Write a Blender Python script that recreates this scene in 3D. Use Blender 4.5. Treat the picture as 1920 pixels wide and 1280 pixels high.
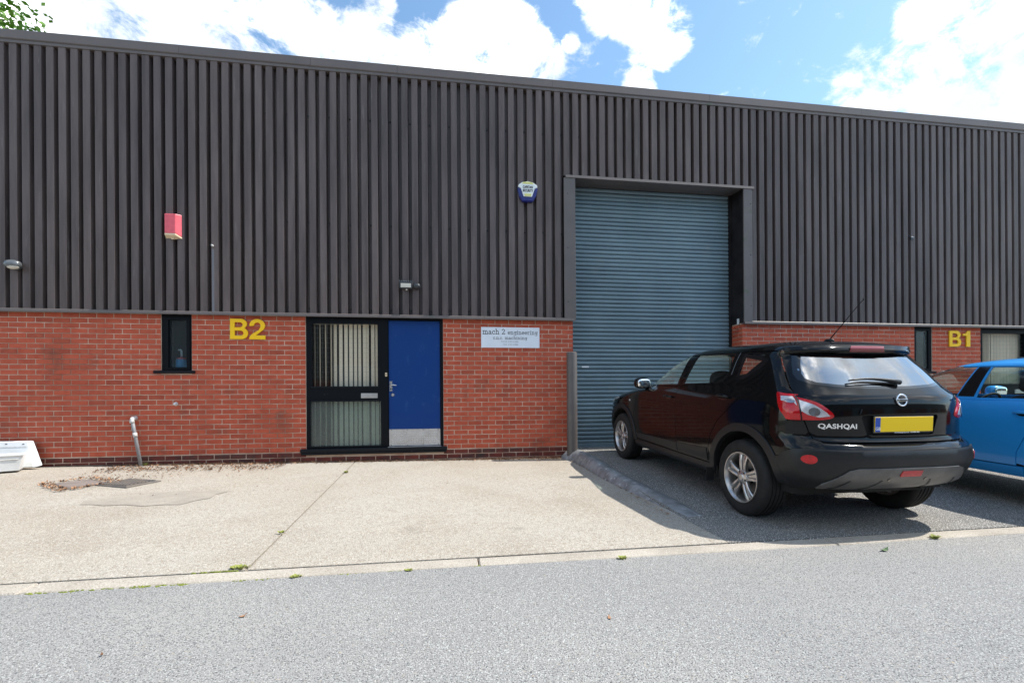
import bpy, bmesh, math, random
from mathutils import Vector, Matrix
from mathutils.geometry import delaunay_2d_cdt
random.seed(7)
R = math.radians
for o in list(bpy.data.objects): bpy.data.objects.remove(o, do_unlink=True)
SC = bpy.context.scene
COL = SC.collection

# ------------------------------------------------------------------ camera
F_PX, CY, YAW, ROLL = 851.2, 738.7, 0.1414, -0.0065
cam_d = bpy.data.cameras.new('camera'); cam = bpy.data.objects.new('camera', cam_d); COL.objects.link(cam)
cam_d.sensor_fit = 'HORIZONTAL'; cam_d.sensor_width = 36.0
cam_d.lens = F_PX / 1920 * 36.0
cam_d.shift_y = (CY - 640.0) / 1920
cam_d.clip_start = 0.05; cam_d.clip_end = 3000
fwd = Vector((math.sin(YAW), math.cos(YAW), 0)); rt0 = Vector((math.cos(YAW), -math.sin(YAW), 0)); up0 = Vector((0, 0, 1))
rt = rt0 * math.cos(ROLL) + up0 * math.sin(ROLL); up = up0 * math.cos(ROLL) - rt0 * math.sin(ROLL)
M = Matrix((rt, up, -fwd)).transposed().to_4x4(); M.translation = Vector((0, -7.42, 1.07))
cam.matrix_world = M
SC.camera = cam
SC.cycles.max_bounces = 7; SC.cycles.diffuse_bounces = 3; SC.cycles.glossy_bounces = 4; SC.cycles.transparent_max_bounces = 10; SC.cycles.caustics_reflective = False; SC.cycles.caustics_refractive = False

# ------------------------------------------------------------------ sky, sun, exposure
SUN_EL = R(54.3)
SKY_STRENGTH = 0.15
CLOUD = 2.1
W = bpy.data.worlds.new('World'); SC.world = W; W.use_nodes = True
nt = W.node_tree; nt.nodes.clear()
def wn(t, **k):
    n = nt.nodes.new(t)
    for a, b in k.items(): setattr(n, a, b)
    return n
def wm(op, a, b=None, c=None, clamp=False):
    n = wn('ShaderNodeMath', operation=op, use_clamp=clamp)
    for i, v in enumerate((a, b, c)):
        if v is None: continue
        if isinstance(v, (int, float)): n.inputs[i].default_value = v
        else: nt.links.new(v, n.inputs[i])
    return n.outputs[0]
sky = wn('ShaderNodeTexSky', sky_type='NISHITA'); sky.sun_disc = False
sky.sun_elevation = SUN_EL; sky.sun_rotation = R(90); sky.altitude = 50; sky.air_density = 1.0; sky.dust_density = 0.5; sky.ozone_density = 0.6
tc = wn('ShaderNodeTexCoord')
def wdot(c, out=None):
    n = wn('ShaderNodeVectorMath', operation='DOT_PRODUCT'); nt.links.new(out or tc.outputs['Generated'], n.inputs[0]); n.inputs[1].default_value = Vector(c).normalized(); return n.outputs['Value']
def wnoise(scale, detail, rough, off=(0, 0, 0), dist=0.0, stretch=(1, 1, 1.6)):
    m = wn('ShaderNodeMapping'); nt.links.new(tc.outputs['Generated'], m.inputs['Vector']); m.inputs['Location'].default_value = off; m.inputs['Scale'].default_value = stretch
    n = wn('ShaderNodeTexNoise'); nt.links.new(m.outputs[0], n.inputs['Vector'])
    n.inputs['Scale'].default_value = scale; n.inputs['Detail'].default_value = detail; n.inputs['Roughness'].default_value = rough; n.inputs['Distortion'].default_value = dist
    return n.outputs[0]
def blob(c, rad):
    d = wdot(c); n = wn('ShaderNodeMapRange', interpolation_type='SMOOTHSTEP', clamp=True)
    nt.links.new(d, n.inputs[0]); n.inputs[1].default_value = math.cos(R(rad)); n.inputs[2].default_value = math.cos(R(rad * 0.35))
    return n.outputs[0]
field = None
for c, rad in (((-0.535, 0.677, 0.506), 18), ((-0.408, 0.722, 0.558), 13), ((-0.315, 0.757, 0.573), 9), ((-0.229, 0.786, 0.575), 6), ((-0.130, 0.800, 0.586), 4.6), ((-0.042, 0.812, 0.583), 4.8),
               ((0.042, 0.793, 0.608), 4.6), ((0.107, 0.788, 0.606), 4.8), ((0.158, 0.793, 0.587), 3.7), ((0.264, 0.718, 0.645), 3.3), ((0.309, 0.720, 0.621), 3.1), ((0.361, 0.712, 0.603), 3.9),
               ((0.334, 0.735, 0.591), 2.0), ((0.215, 0.763, 0.609), 1.2), ((0.735, 0.489, 0.471), 7), ((0.732, 0.522, 0.439), 7), ((0.693, 0.566, 0.447), 5.4), ((0.648, 0.607, 0.459), 4.8),
               ((0.770, 0.507, 0.389), 9), ((0.658, 0.537, 0.527), 3.4), ((0.342, 0.766, 0.545), 2.2), ((-0.103, 0.766, 0.634), 2.2)):
    b = blob(c, rad); field = b if field is None else wm('MAXIMUM', field, b)
fine = wnoise(12.0, 8, 0.66, (3.1, 1.7, 0.4), 0.35)
inview = wm('ADD', wm('MULTIPLY', field, 0.60), wm('MULTIPLY', wm('SUBTRACT', fine, 0.5), 2.5))
low = wnoise(2.1, 8, 0.58, (5.5, 5.5, 1.2), 0.2)
outview = wm('ADD', wm('MULTIPLY', wm('SUBTRACT', low, 0.5), 3.0), 0.36)
vsel = wn('ShaderNodeMapRange', interpolation_type='SMOOTHSTEP', clamp=True)
nt.links.new(wdot(tuple(fwd + Vector((0, 0, .55)))), vsel.inputs[0]); vsel.inputs[1].default_value = math.cos(R(64)); vsel.inputs[2].default_value = math.cos(R(54))
mixf = wn('ShaderNodeMix', data_type='FLOAT'); nt.links.new(vsel.outputs[0], mixf.inputs[0]); nt.links.new(outview, mixf.inputs[2]); nt.links.new(inview, mixf.inputs[3])
mask = wn('ShaderNodeMapRange', interpolation_type='SMOOTHSTEP', clamp=True); nt.links.new(mixf.outputs[0], mask.inputs[0]); mask.inputs[1].default_value = 0.14; mask.inputs[2].default_value = 0.66
shade = wnoise(4.0, 6, 0.55, (1.0, 5.0, 2.0))
cc = wn('ShaderNodeValToRGB'); nt.links.new(shade, cc.inputs[0])
cc.color_ramp.elements[0].position = 0.40; cc.color_ramp.elements[0].color = (.29, .32, .355, 1)
cc.color_ramp.elements[1].position = 0.66; cc.color_ramp.elements[1].color = (.86, .86, .86, 1); cc_m = cc.color_ramp.elements.new(.52); cc_m.color = (.40, .42, .44, 1)
sk = wn('ShaderNodeMix', data_type='RGBA', blend_type='MULTIPLY'); sk.inputs[0].default_value = 1; nt.links.new(sky.outputs[0], sk.inputs[6]); sk.inputs[7].default_value = (SKY_STRENGTH * .90, SKY_STRENGTH * 1.06, SKY_STRENGTH * 1.06, 1)
ck = wn('ShaderNodeMix', data_type='RGBA', blend_type='MULTIPLY'); ck.inputs[0].default_value = 1; nt.links.new(cc.outputs[0], ck.inputs[6]); ck.inputs[7].default_value = (CLOUD, CLOUD, CLOUD, 1)
mx = wn('ShaderNodeMix', data_type='RGBA'); nt.links.new(mask.outputs[0], mx.inputs[0]); nt.links.new(sk.outputs[2], mx.inputs[6]); nt.links.new(ck.outputs[2], mx.inputs[7])
bg = wn('ShaderNodeBackground'); nt.links.new(mx.outputs[2], bg.inputs[0]); bg.inputs[1].default_value = 1.0
W.cycles.sampling_method = 'MANUAL'; W.cycles.sample_map_resolution = 512
wo = wn('ShaderNodeOutputWorld'); nt.links.new(bg.outputs[0], wo.inputs[0])

sl = bpy.data.lights.new('sun', 'SUN'); sl.energy = 3.7; sl.angle = R(0.53); sl.color = (1.0, .95, .87)
so = bpy.data.objects.new('sun', sl); COL.objects.link(so); so.location = (20, -2, 30)
ts = Vector((math.cos(SUN_EL), -0.012, math.sin(SUN_EL)))
so.rotation_euler = ts.to_track_quat('Z', 'Y').to_euler()
SC.view_settings.view_transform = 'Standard'; SC.view_settings.look = 'None'; SC.view_settings.gamma = 1; SC.view_settings.use_curve_mapping = False
SC.view_settings.exposure = 0.70

# ------------------------------------------------------------------ materials
MATS = {}
def mat(name, col, rough=.6, metal=0., var=None, vscale=6., vdet=4, vpos=(.35, .65), bump=0., bscale=40., bdist=.01, coat=0., spec=.5, coord='P', rnd=0., stain=None, speck=None, trans=0., stretch=None, extra=(), emit=None):
    """principled material; var = second colour mixed by noise, rnd = brightness jitter per object, speck = (colour, scale, amount)"""
    m = bpy.data.materials.new(name); m.use_nodes = True; t = m.node_tree; N = t.nodes; L = t.links
    b = N['Principled BSDF']; b.inputs['Roughness'].default_value = rough; b.inputs['Metallic'].default_value = metal
    b.inputs['Coat Weight'].default_value = coat; b.inputs['Coat Roughness'].default_value = .04; b.inputs['Specular IOR Level'].default_value = spec
    if trans: b.inputs['Transmission Weight'].default_value = trans
    if coord == 'P': src = N.new('ShaderNodeNewGeometry').outputs['Position']
    else: src = N.new('ShaderNodeTexCoord').outputs['Object']
    if stretch:
        mp_ = N.new('ShaderNodeMapping'); L.new(src, mp_.inputs['Vector']); mp_.inputs['Scale'].default_value = stretch; src = mp_.outputs[0]
    src0 = src
    def noise(s, d, ro=.6):
        n = N.new('ShaderNodeTexNoise'); L.new(src, n.inputs['Vector']); n.inputs['Scale'].default_value = s; n.inputs['Detail'].default_value = d; n.inputs['Roughness'].default_value = ro; return n.outputs[0]
    def ramp(o, a, bb):
        r = N.new('ShaderNodeMapRange'); r.clamp = True; L.new(o, r.inputs[0]); r.inputs[1].default_value = a; r.inputs[2].default_value = bb; return r.outputs[0]
    def mix(f, a, bb, mode='MIX'):
        x = N.new('ShaderNodeMix'); x.data_type = 'RGBA'; x.blend_type = mode
        if isinstance(f, float): x.inputs[0].default_value = f
        else: L.new(f, x.inputs[0])
        for i, v in ((6, a), (7, bb)):
            if isinstance(v, tuple): x.inputs[i].default_value = v + (1,)
            else: L.new(v, x.inputs[i])
        return x.outputs[2]
    c = col
    if var: c = mix(ramp(noise(vscale, vdet), *vpos), c, var)
    if stain: c = mix(ramp(noise(stain[1], 5), stain[2], stain[3]), c, stain[0])
    for (xc, xs_, lo_, hi_, st_) in extra:
        mq = N.new('ShaderNodeMapping'); L.new(src0, mq.inputs['Vector']); mq.inputs['Scale'].default_value = st_; mq.inputs['Location'].default_value = (xs_, 3 * lo_, 0)
        nq = N.new('ShaderNodeTexNoise'); L.new(mq.outputs[0], nq.inputs['Vector']); nq.inputs['Scale'].default_value = xs_; nq.inputs['Detail'].default_value = 4; nq.inputs['Roughness'].default_value = .62
        c = mix(ramp(nq.outputs[0], lo_, hi_), c, xc)
    for sp in (speck or []):
        if len(sp) > 4 and sp[4] == 'V':
            v = N.new('ShaderNodeTexVoronoi'); L.new(src, v.inputs['Vector']); v.inputs['Scale'].default_value = sp[1]
            c = mix(ramp(v.outputs['Color'], sp[2], sp[3]), c, sp[0])
        else: c = mix(ramp(noise(sp[1], 2, .5), sp[2], sp[3]), c, sp[0])
    if rnd:
        if rnd > 0: o = N.new('ShaderNodeObjectInfo').outputs['Random']; k = rnd
        else: a = N.new('ShaderNodeAttribute'); a.attribute_name = 'rnd'; o = a.outputs['Fac']; k = -rnd
        cr = N.new('ShaderNodeValToRGB'); L.new(o, cr.inputs[0]); e = cr.color_ramp.elements
        e[0].color = (1 - k, 1 - k * 1.05, 1 - k * .9, 1); e[1].color = (1 + k * .35, 1 + k * .25, 1 + k * .2, 1); x = e.new(.18); x.color = (1 - k * .3, 1 - k * .3, 1 - k * .2, 1)
        c = mix(1.0, c, cr.outputs[0], 'MULTIPLY')
    if isinstance(c, tuple): b.inputs['Base Color'].default_value = c + (1,)
    else: L.new(c, b.inputs['Base Color'])
    if bump:
        bp = N.new('ShaderNodeBump'); L.new(noise(bscale, 2), bp.inputs['Height']); bp.inputs['Strength'].default_value = bump; bp.inputs['Distance'].default_value = bdist
        L.new(bp.outputs[0], b.inputs['Normal'])
    if emit: b.inputs['Emission Color'].default_value = emit[0] + (1,); b.inputs['Emission Strength'].default_value = emit[1]
    MATS[name] = m
    return m
def glass(name, tint, rough=0., refl=1.0, ior=1.52, diffuse=0., dcol=(.6, .65, .65), bump=0.):
    m = bpy.data.materials.new(name); m.use_nodes = True; t = m.node_tree; N = t.nodes; L = t.links; N.clear()
    tr = N.new('ShaderNodeBsdfTransparent'); tr.inputs[0].default_value = tint + (1,)
    gl = N.new('ShaderNodeBsdfGlossy'); gl.inputs['Roughness'].default_value = rough; gl.inputs[0].default_value = (refl, refl, refl, 1)
    lw = N.new('ShaderNodeLayerWeight'); lw.inputs[0].default_value = .5; r0 = ((ior - 1) / (ior + 1)) ** 2
    pw = N.new('ShaderNodeMath'); pw.operation = 'POWER'; L.new(lw.outputs['Facing'], pw.inputs[0]); pw.inputs[1].default_value = 5
    fr = N.new('ShaderNodeMath'); fr.operation = 'MULTIPLY_ADD'; L.new(pw.outputs[0], fr.inputs[0]); fr.inputs[1].default_value = 1 - r0; fr.inputs[2].default_value = r0
    base = tr.outputs[0]
    if diffuse:
        d = N.new('ShaderNodeBsdfTranslucent'); d.inputs[0].default_value = dcol + (1,)
        d2 = N.new('ShaderNodeBsdfDiffuse'); d2.inputs[0].default_value = dcol + (1,)
        a = N.new('ShaderNodeMixShader'); a.inputs[0].default_value = .5; L.new(d.outputs[0], a.inputs[1]); L.new(d2.outputs[0], a.inputs[2])
        mm = N.new('ShaderNodeMixShader'); mm.inputs[0].default_value = diffuse; L.new(base, mm.inputs[1]); L.new(a.outputs[0], mm.inputs[2]); base = mm.outputs[0]
    if bump:
        nz = N.new('ShaderNodeTexNoise'); nz.inputs['Scale'].default_value = 90; bp = N.new('ShaderNodeBump'); bp.inputs['Strength'].default_value = bump; bp.inputs['Distance'].default_value = .004
        L.new(nz.outputs[0], bp.inputs['Height']); L.new(bp.outputs[0], gl.inputs['Normal'])
    mx = N.new('ShaderNodeMixShader'); L.new(fr.outputs[0], mx.inputs[0]); L.new(base, mx.inputs[1]); L.new(gl.outputs[0], mx.inputs[2])
    o = N.new('ShaderNodeOutputMaterial'); L.new(mx.outputs[0], o.inputs[0]); MATS[name] = m
    return m
BR = dict(rough=.85, var=(.41, .066, .029), vscale=9., vpos=(.38, .72), bump=.35, bscale=120., bdist=.004, stain=((.17, .060, .038), 2.2, .58, .80))
mat('brick', (.50, .102, .050), rnd=.22, **BR); mat('brick_far', (.50, .102, .050), rnd=-.22, **BR)
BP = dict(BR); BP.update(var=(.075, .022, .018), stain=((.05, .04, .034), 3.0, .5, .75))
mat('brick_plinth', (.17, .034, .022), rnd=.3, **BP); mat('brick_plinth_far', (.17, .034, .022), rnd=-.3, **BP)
mat('mortar', (.70, .55, .43), .95, var=(.46, .30, .22), vscale=3.5, bump=.5, bscale=150, stain=((.30, .17, .12), 1.0, .52, .70))
CL = dict(rough=.42, spec=.32, var=(.080, .062, .058), vscale=7., vpos=(.32, .68), rnd=.16, stretch=(1, 1, .10), stain=((.205, .178, .172), 16, .62, .80))
mat('cladding', (.150, .118, .110), **CL)
mat('flashing', (.135, .112, .104), .45, var=(.115, .098, .092), vscale=4, rnd=.12, stain=((.085, .10, .06), 5, .60, .72))
mat('fascia', (.130, .107, .101), .42, var=(.112, .094, .090), vscale=2.5, rnd=.10)
mat('dark_metal', (.014, .012, .013), .55, spec=.12, var=(.03, .028, .03), vscale=3)
mat('screw', (.02, .02, .02), .5)
mat('shutter', (.190, .270, .305), .40, var=(.150, .218, .250), vscale=1.2, rnd=.10, stain=((.22, .27, .28), 2.2, .60, .80), bump=.05, bscale=30)
mat('door_blue', (.003, .042, .195), .40, spec=.25, extra=[((.02, .075, .24), 7, .60, .75, (1, 1, .5))], var=(.002, .040, .200), vscale=3, bump=.04, bscale=60, stain=((.02, .07, .22), 14, .70, .80))
mat('frame_black', (.007, .0085, .011), .38, spec=.10, bump=.06, bscale=50, stain=((.05, .055, .06), 16, .68, .8))
mat('sill_black', (.008, .010, .013), .38, spec=.2, bump=.06, bscale=50, stain=((.42, .42, .42), 22, .70, .76))
mat('aluminium', (.62, .61, .60), .38, .75, var=(.50, .48, .46), vscale=9, bump=.05, bscale=40)
mat('steel', (.66, .67, .69), .25, 1.0)
mat('white_plastic', (.78, .79, .80), .4, var=(.66, .67, .66), vscale=5)
mat('white_sign', (.82, .86, .92), .35, var=(.77, .81, .88), vscale=8)
mat('ink', (.012, .014, .02), .5); mat('ink_grey', (.22, .24, .27), .5)
mat('yellow', (1.0, .62, .0), .4, var=(1.0, .57, .0), vscale=20)
mat('bell_red', (.80, .12, .155), .38, var=(.70, .10, .13), vscale=14, coord='O'); mat('bell_cream', (.78, .62, .42), .4)
mat('alarm_white', (.78, .82, .80), .35); mat('alarm_blue', (.008, .016, .16), .3); mat('alarm_yellow', (.68, .66, .22), .4)
mat('lamp_grey', (.16, .17, .18), .25, .4); mat('lamp_body', (.03, .035, .04), .4); mat('lamp_face', (.62, .58, .50), .3)
mat('pipe_grey', (.27, .28, .29), .45, var=(.22, .22, .23), vscale=20); mat('pipe_white', (.72, .70, .70), .4, var=(.5, .5, .46), vscale=30)
mat('bollard', (.125, .108, .10), .42, var=(.10, .088, .082), vscale=5, bump=.05, bscale=60)
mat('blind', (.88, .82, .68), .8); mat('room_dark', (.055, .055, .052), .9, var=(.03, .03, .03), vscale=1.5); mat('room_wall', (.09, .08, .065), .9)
mat('wire', (.35, .37, .36), .4, .5)
glass('window_glass', (.95, .94, .92), refl=.9); glass('wired_obscure', (.74, .80, .78), rough=.12, diffuse=.18, dcol=(.46, .52, .49), bump=.4)
glass('dirty_glass', (.80, .86, .88), rough=.03, diffuse=.07, dcol=(.42, .5, .52))
mat('concrete', (.420, .390, .342), .92, extra=[((.27, .24, .20), 26, .50, .72, (1, 1, 1)), ((.56, .53, .47), 38, .56, .72, (1, 1, 1)), ((.24, .22, .19), 2.1, .66, .76, (1, 1, 1))], stain=((.31, .268, .215), .9, .50, .74), var=(.37, .33, .27), vscale=.8, vpos=(.3, .7), bump=.55, bscale=95, bdist=.006,
    speck=[((.22, .185, .14), 120, .53, .64), ((.64, .60, .53), 150, .57, .67), ((.30, .20, .12), 80, .62, .72), ((.11, .10, .09), 95, .66, .73)])
mat('concrete_edge', (.47, .425, .36), .92, var=(.34, .30, .25), vscale=2.0, bump=.5, bscale=90, bdist=.006, speck=[((.24, .205, .16), 120, .54, .66), ((.60, .56, .50), 140, .58, .68)])
mat('ramp_concrete_shaded', (.23, .218, .198), .9, var=(.165, .157, .143), vscale=1.4, bump=.6, bscale=90, bdist=.007,  # darker than the forecourt concrete: parked-car shadow put into the base colour
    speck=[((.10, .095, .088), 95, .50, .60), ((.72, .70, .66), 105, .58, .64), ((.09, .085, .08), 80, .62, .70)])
mat('kerb_concrete', (.30, .31, .32), .42, var=(.17, .175, .18), vscale=5, vpos=(.42, .6), bump=.3, bscale=45, speck=[((.55, .56, .56), 16, .62, .72)])
mat('patch_concrete', (.39, .35, .295), .92, var=(.31, .275, .235), vscale=4, bump=.4, bscale=100, speck=[((.20, .18, .155), 80, .58, .7), ((.42, .39, .34), 85, .62, .72)])
mat('asphalt', (.335, .325, .305), .93, extra=[((.24, .238, .232), 34, .50, .70, (1, 1, 1)), ((.265, .262, .255), 1.0, .46, .66, (.12, 1.3, 1)), ((.19, .188, .185), 1.6, .68, .76, (1, 1, 1))], stain=((.36, .335, .295), .55, .54, .80), var=(.255, .253, .250), vscale=.45, vpos=(.3, .7), bump=.9, bscale=140, bdist=.006,
    speck=[((.10, .10, .102), 150, .525, .63), ((.52, .52, .50), 165, .57, .66), ((.055, .055, .057), 110, .64, .70), ((.40, .34, .27), 70, .68, .74)])
mat('ground_far', (.16, .16, .15), .95, var=(.10, .13, .06), vscale=.05)
mat('leaf_dry', (.20, .10, .05), .8, var=(.10, .055, .03), vscale=30, vdet=2); mat('leaf_tan', (.40, .22, .12), .8); mat('soil', (.085, .055, .036), .95, var=(.17, .12, .08), vscale=14, bump=.8, bscale=60); mat('leaf_green', (.16, .24, .12), .6)
mat('weed', (.28, .29, .08), .7, var=(.26, .30, .05), vscale=30); mat('moss', (.23, .26, .04), .95, var=(.12, .15, .03), vscale=40, bump=.6, bscale=120)
mat('cast_iron', (.13, .125, .125), .6, .3, var=(.20, .17, .14), vscale=12); mat('cover_fill', (.24, .20, .18), .9, var=(.19, .16, .145), vscale=9)
mat('bark', (.10, .075, .05), .9, bump=.6, bscale=20)
lm = mat('leaf', (.12, .25, .03), .55, var=(.18, .34, .04), vscale=.9)
lm.node_tree.nodes['Principled BSDF'].inputs['Subsurface Weight'].default_value = 0.0
mat('blue_streak', (.17, .175, .20), .5, var=(.16, .15, .155), vscale=30, stretch=(1, 1, .1))
mat('tub_blue', (.03, .22, .42), .35); mat('tub_red', (.55, .06, .06), .4)
mat('opp_brick', (.27, .07, .045), .9, var=(.20, .055, .036), vscale=6); mat('opp_clad', (.12, .105, .10), .5)
# vehicles
mat('paint_black', (.0035, .0036, .004), .10, coat=.36, coord='O', spec=.16, bump=.02, bscale=5, bdist=.01)
mat('paint_blue', (.022, .34, .84), .30, .1, var=(.020, .32, .80), vscale=2, coat=.8, coord='O')
mat('shell_black', (.006, .006, .006), .8); mat('plastic_trim', (.013, .0135, .015), .38, spec=.35, var=(.010, .0105, .011), vscale=25, coord='O', bump=.06, bscale=300, bdist=.002)
mat('plastic_bounce_lit', (.075, .07, .067), .34, coord='O', var=(.12, .115, .11), vscale=8)  # diffuser plastic, colour lightened to carry the light bounced up off the ground
mat('gloss_black', (.004, .004, .005), .12, coat=.6)
mat('rubber', (.012, .012, .0125), .7, spec=.3, var=(.022, .021, .020), vscale=14, coord='O'); mat('alloy', (.60, .58, .57), .30, .85, var=(.50, .47, .45), vscale=18, coord='O')
mat('alloy_dark', (.05, .05, .05), .5, .5); mat('disc', (.25, .24, .23), .4, .9); mat('chrome', (.82, .83, .85), .12, 1.0)
mat('lens_red', (.55, .004, .010), .10, coat=.6, spec=.3, var=(.38, .003, .006), vscale=30, coord='O'); mat('lens_dark_red', (.25, .006, .012), .15, coat=1.0)
mat('lens_clear', (.72, .72, .74), .15, .35, coat=1.0, var=(.50, .50, .53), vscale=24, coord='O'); mat('lens_bulb', (.30, .30, .31), .12, .7, coat=1.0)
mat('plate_yellow', (1.0, .66, .0), .35); mat('plate_blue', (.01, .07, .42), .35); mat('plate_white', (.8, .8, .8), .4)
mat('seat', (.018, .018, .019), .85); mat('cabin', (.12, .12, .115), .85); mat('cabin_light', (.42, .42, .40), .85)
glass('car_glass', (.88, .96, .93)); glass('car_glass_dark', (.12, .135, .14), ior=4.4)
mat('mirror', (.9, .92, .92), .02, 1.0)

# ------------------------------------------------------------------ mesh helpers
def link(name, me, m=None, parent=None, smooth=False):
    o = bpy.data.objects.new(name, me); COL.objects.link(o)
    if m is not None and not me.materials:
        for x in (m if isinstance(m, (list, tuple)) else [m]): me.materials.append(MATS[x])
    if parent is not None: o.parent = parent
    if smooth: me.shade_smooth()
    return o
def meta(o, label=None, cat=None, group=None, kind=None):
    if label: o['label'] = label
    if cat: o['category'] = cat
    if group: o['group'] = group
    if kind: o['kind'] = kind
    return o
def empty(name, loc, label, cat, group=None, rot=(0, 0, 0)):
    o = bpy.data.objects.new(name, None); COL.objects.link(o); o.location = loc; o.rotation_euler = rot; o.empty_display_size = .1
    return meta(o, label, cat, group)
class MB:
    def __init__(s): s.v = []; s.f = []; s.mi = []
    def add(s, vs, fs, mi=0, T=None):
        b = len(s.v); s.v += [tuple(T @ Vector(v)) if T is not None else tuple(v) for v in vs]
        s.f += [tuple(b + i for i in f) for f in fs]; s.mi += [mi] * len(fs); return s
    def box(s, a, b, mi=0, T=None):
        (x0, y0, z0), (x1, y1, z1) = a, b
        return s.add([(x0, y0, z0), (x1, y0, z0), (x1, y1, z0), (x0, y1, z0), (x0, y0, z1), (x1, y0, z1), (x1, y1, z1), (x0, y1, z1)],
                     [(3, 2, 1, 0), (4, 5, 6, 7), (0, 1, 5, 4), (1, 2, 6, 5), (2, 3, 7, 6), (3, 0, 4, 7)], mi, T)
    def cbox(s, a, b, c=.004, mi=0, T=None):
        bm = bmesh.new(); bmesh.ops.create_cube(bm, size=1)
        bmesh.ops.scale(bm, vec=[max(1e-4, b[i] - a[i]) for i in range(3)], verts=bm.verts); bmesh.ops.translate(bm, vec=[(a[i] + b[i]) / 2 for i in range(3)], verts=bm.verts)
        bmesh.ops.bevel(bm, geom=bm.edges[:], offset=min(c, .45 * min(b[i] - a[i] for i in range(3))), segments=1, affect='EDGES')
        bm.verts.index_update(); s.add([v.co[:] for v in bm.verts], [[v.index for v in f.verts] for f in bm.faces], mi, T); bm.free(); return s
    def tube(s, pts, r, n=10, mi=0, cap=True, T=None):
        pts = [Vector(p) for p in pts]; rr = r if isinstance(r, (list, tuple)) else [r] * len(pts)
        vs = []; d0 = (pts[1] - pts[0]).normalized(); a = d0.orthogonal().normalized()
        for i, p in enumerate(pts):
            d = (pts[min(i + 1, len(pts) - 1)] - pts[max(i - 1, 0)]).normalized(); a = (a - d * a.dot(d)).normalized(); b = d.cross(a)
            vs += [p + (a * math.cos(2 * math.pi * k / n) + b * math.sin(2 * math.pi * k / n)) * rr[i] for k in range(n)]
        fs = [(i * n + k, i * n + (k + 1) % n, (i + 1) * n + (k + 1) % n, (i + 1) * n + k) for i in range(len(pts) - 1) for k in range(n)]
        if cap: fs += [tuple(range(n))[::-1], tuple(range((len(pts) - 1) * n, len(pts) * n))]
        return s.add(vs, fs, mi, T)
    def lathe(s, prof, n=24, axis='z', mi=0, T=None, closed=False):
        vs = []
        for r, h in prof:
            for k in range(n):
                c, q = math.cos(2 * math.pi * k / n) * r, math.sin(2 * math.pi * k / n) * r
                vs.append((c, q, h) if axis == 'z' else (h, c, q) if axis == 'x' else (q, h, c))
        m = len(prof); rng = range(m if closed else m - 1)
        fs = [(i * n + k, i * n + (k + 1) % n, ((i + 1) % m) * n + (k + 1) % n, ((i + 1) % m) * n + k) for i in rng for k in range(n)]
        return s.add(vs, fs, mi, T)
    def ell(s, c, r, p=2.0, nu=20, nv=10, mi=0, T=None):
        """superellipsoid"""
        sg = lambda w, e: math.copysign(abs(w) ** e, w); e = 2.0 / p; vs = []
        for j in range(nv + 1):
            ph = -math.pi / 2 + math.pi * j / nv
            for i in range(nu):
                th = 2 * math.pi * i / nu
                vs.append((c[0] + r[0] * sg(math.cos(ph), e) * sg(math.cos(th), e), c[1] + r[1] * sg(math.cos(ph), e) * sg(math.sin(th), e), c[2] + r[2] * sg(math.sin(ph), e)))
        return s.add(vs, [(j * nu + i, j * nu + (i + 1) % nu, (j + 1) * nu + (i + 1) % nu, (j + 1) * nu + i) for j in range(nv) for i in range(nu)], mi, T)
    def prism(s, poly, y0, y1, mi=0, T=None):
        """xz polygon extruded along y"""
        n = len(poly); vs = [(x, y0, z) for x, z in poly] + [(x, y1, z) for x, z in poly]
        return s.add(vs, [tuple(range(n)), tuple(range(n, 2 * n))[::-1]] + [(i, i + n, (i + 1) % n + n, (i + 1) % n) for i in range(n)], mi, T)
    def mesh(s, name='m'):
        me = bpy.data.meshes.new(name); me.from_pydata(s.v, [], s.f); me.update()
        bm = bmesh.new(); bm.from_mesh(me); bmesh.ops.remove_doubles(bm, verts=bm.verts, dist=1e-6); bmesh.ops.recalc_face_normals(bm, faces=bm.faces) ; bm.to_mesh(me); bm.free()
        if any(s.mi) and len(me.polygons) == len(s.mi): me.polygons.foreach_set('material_index', s.mi)
        return me
    def obj(s, name, m, parent=None, smooth=False, angle=None):
        me = s.mesh(name); o = link(name, me, m, parent)
        if smooth: me.shade_smooth()
        if angle: me.shade_smooth(); me.set_sharp_from_angle(angle=R(angle))
        return o
def box_obj(name, a, b, m, parent=None, c=.004): return MB().cbox(a, b, c).obj(name, m, parent)
def inside(p, poly):
    x, y = p; r = False; j = len(poly) - 1
    for i in range(len(poly)):
        (xi, yi), (xj, yj) = poly[i], poly[j]
        if (yi > y) != (yj > y) and x < (xj - xi) * (y - yi) / (yj - yi) + xi: r = not r
        j = i
    return r
def segd(p, a, b):
    ax, ay = a; bx, by = b; dx, dy = bx - ax, by - ay; l = dx * dx + dy * dy
    t = 0 if l == 0 else max(0, min(1, ((p[0] - ax) * dx + (p[1] - ay) * dy) / l)); return math.hypot(p[0] - ax - t * dx, p[1] - ay - t * dy)
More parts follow.
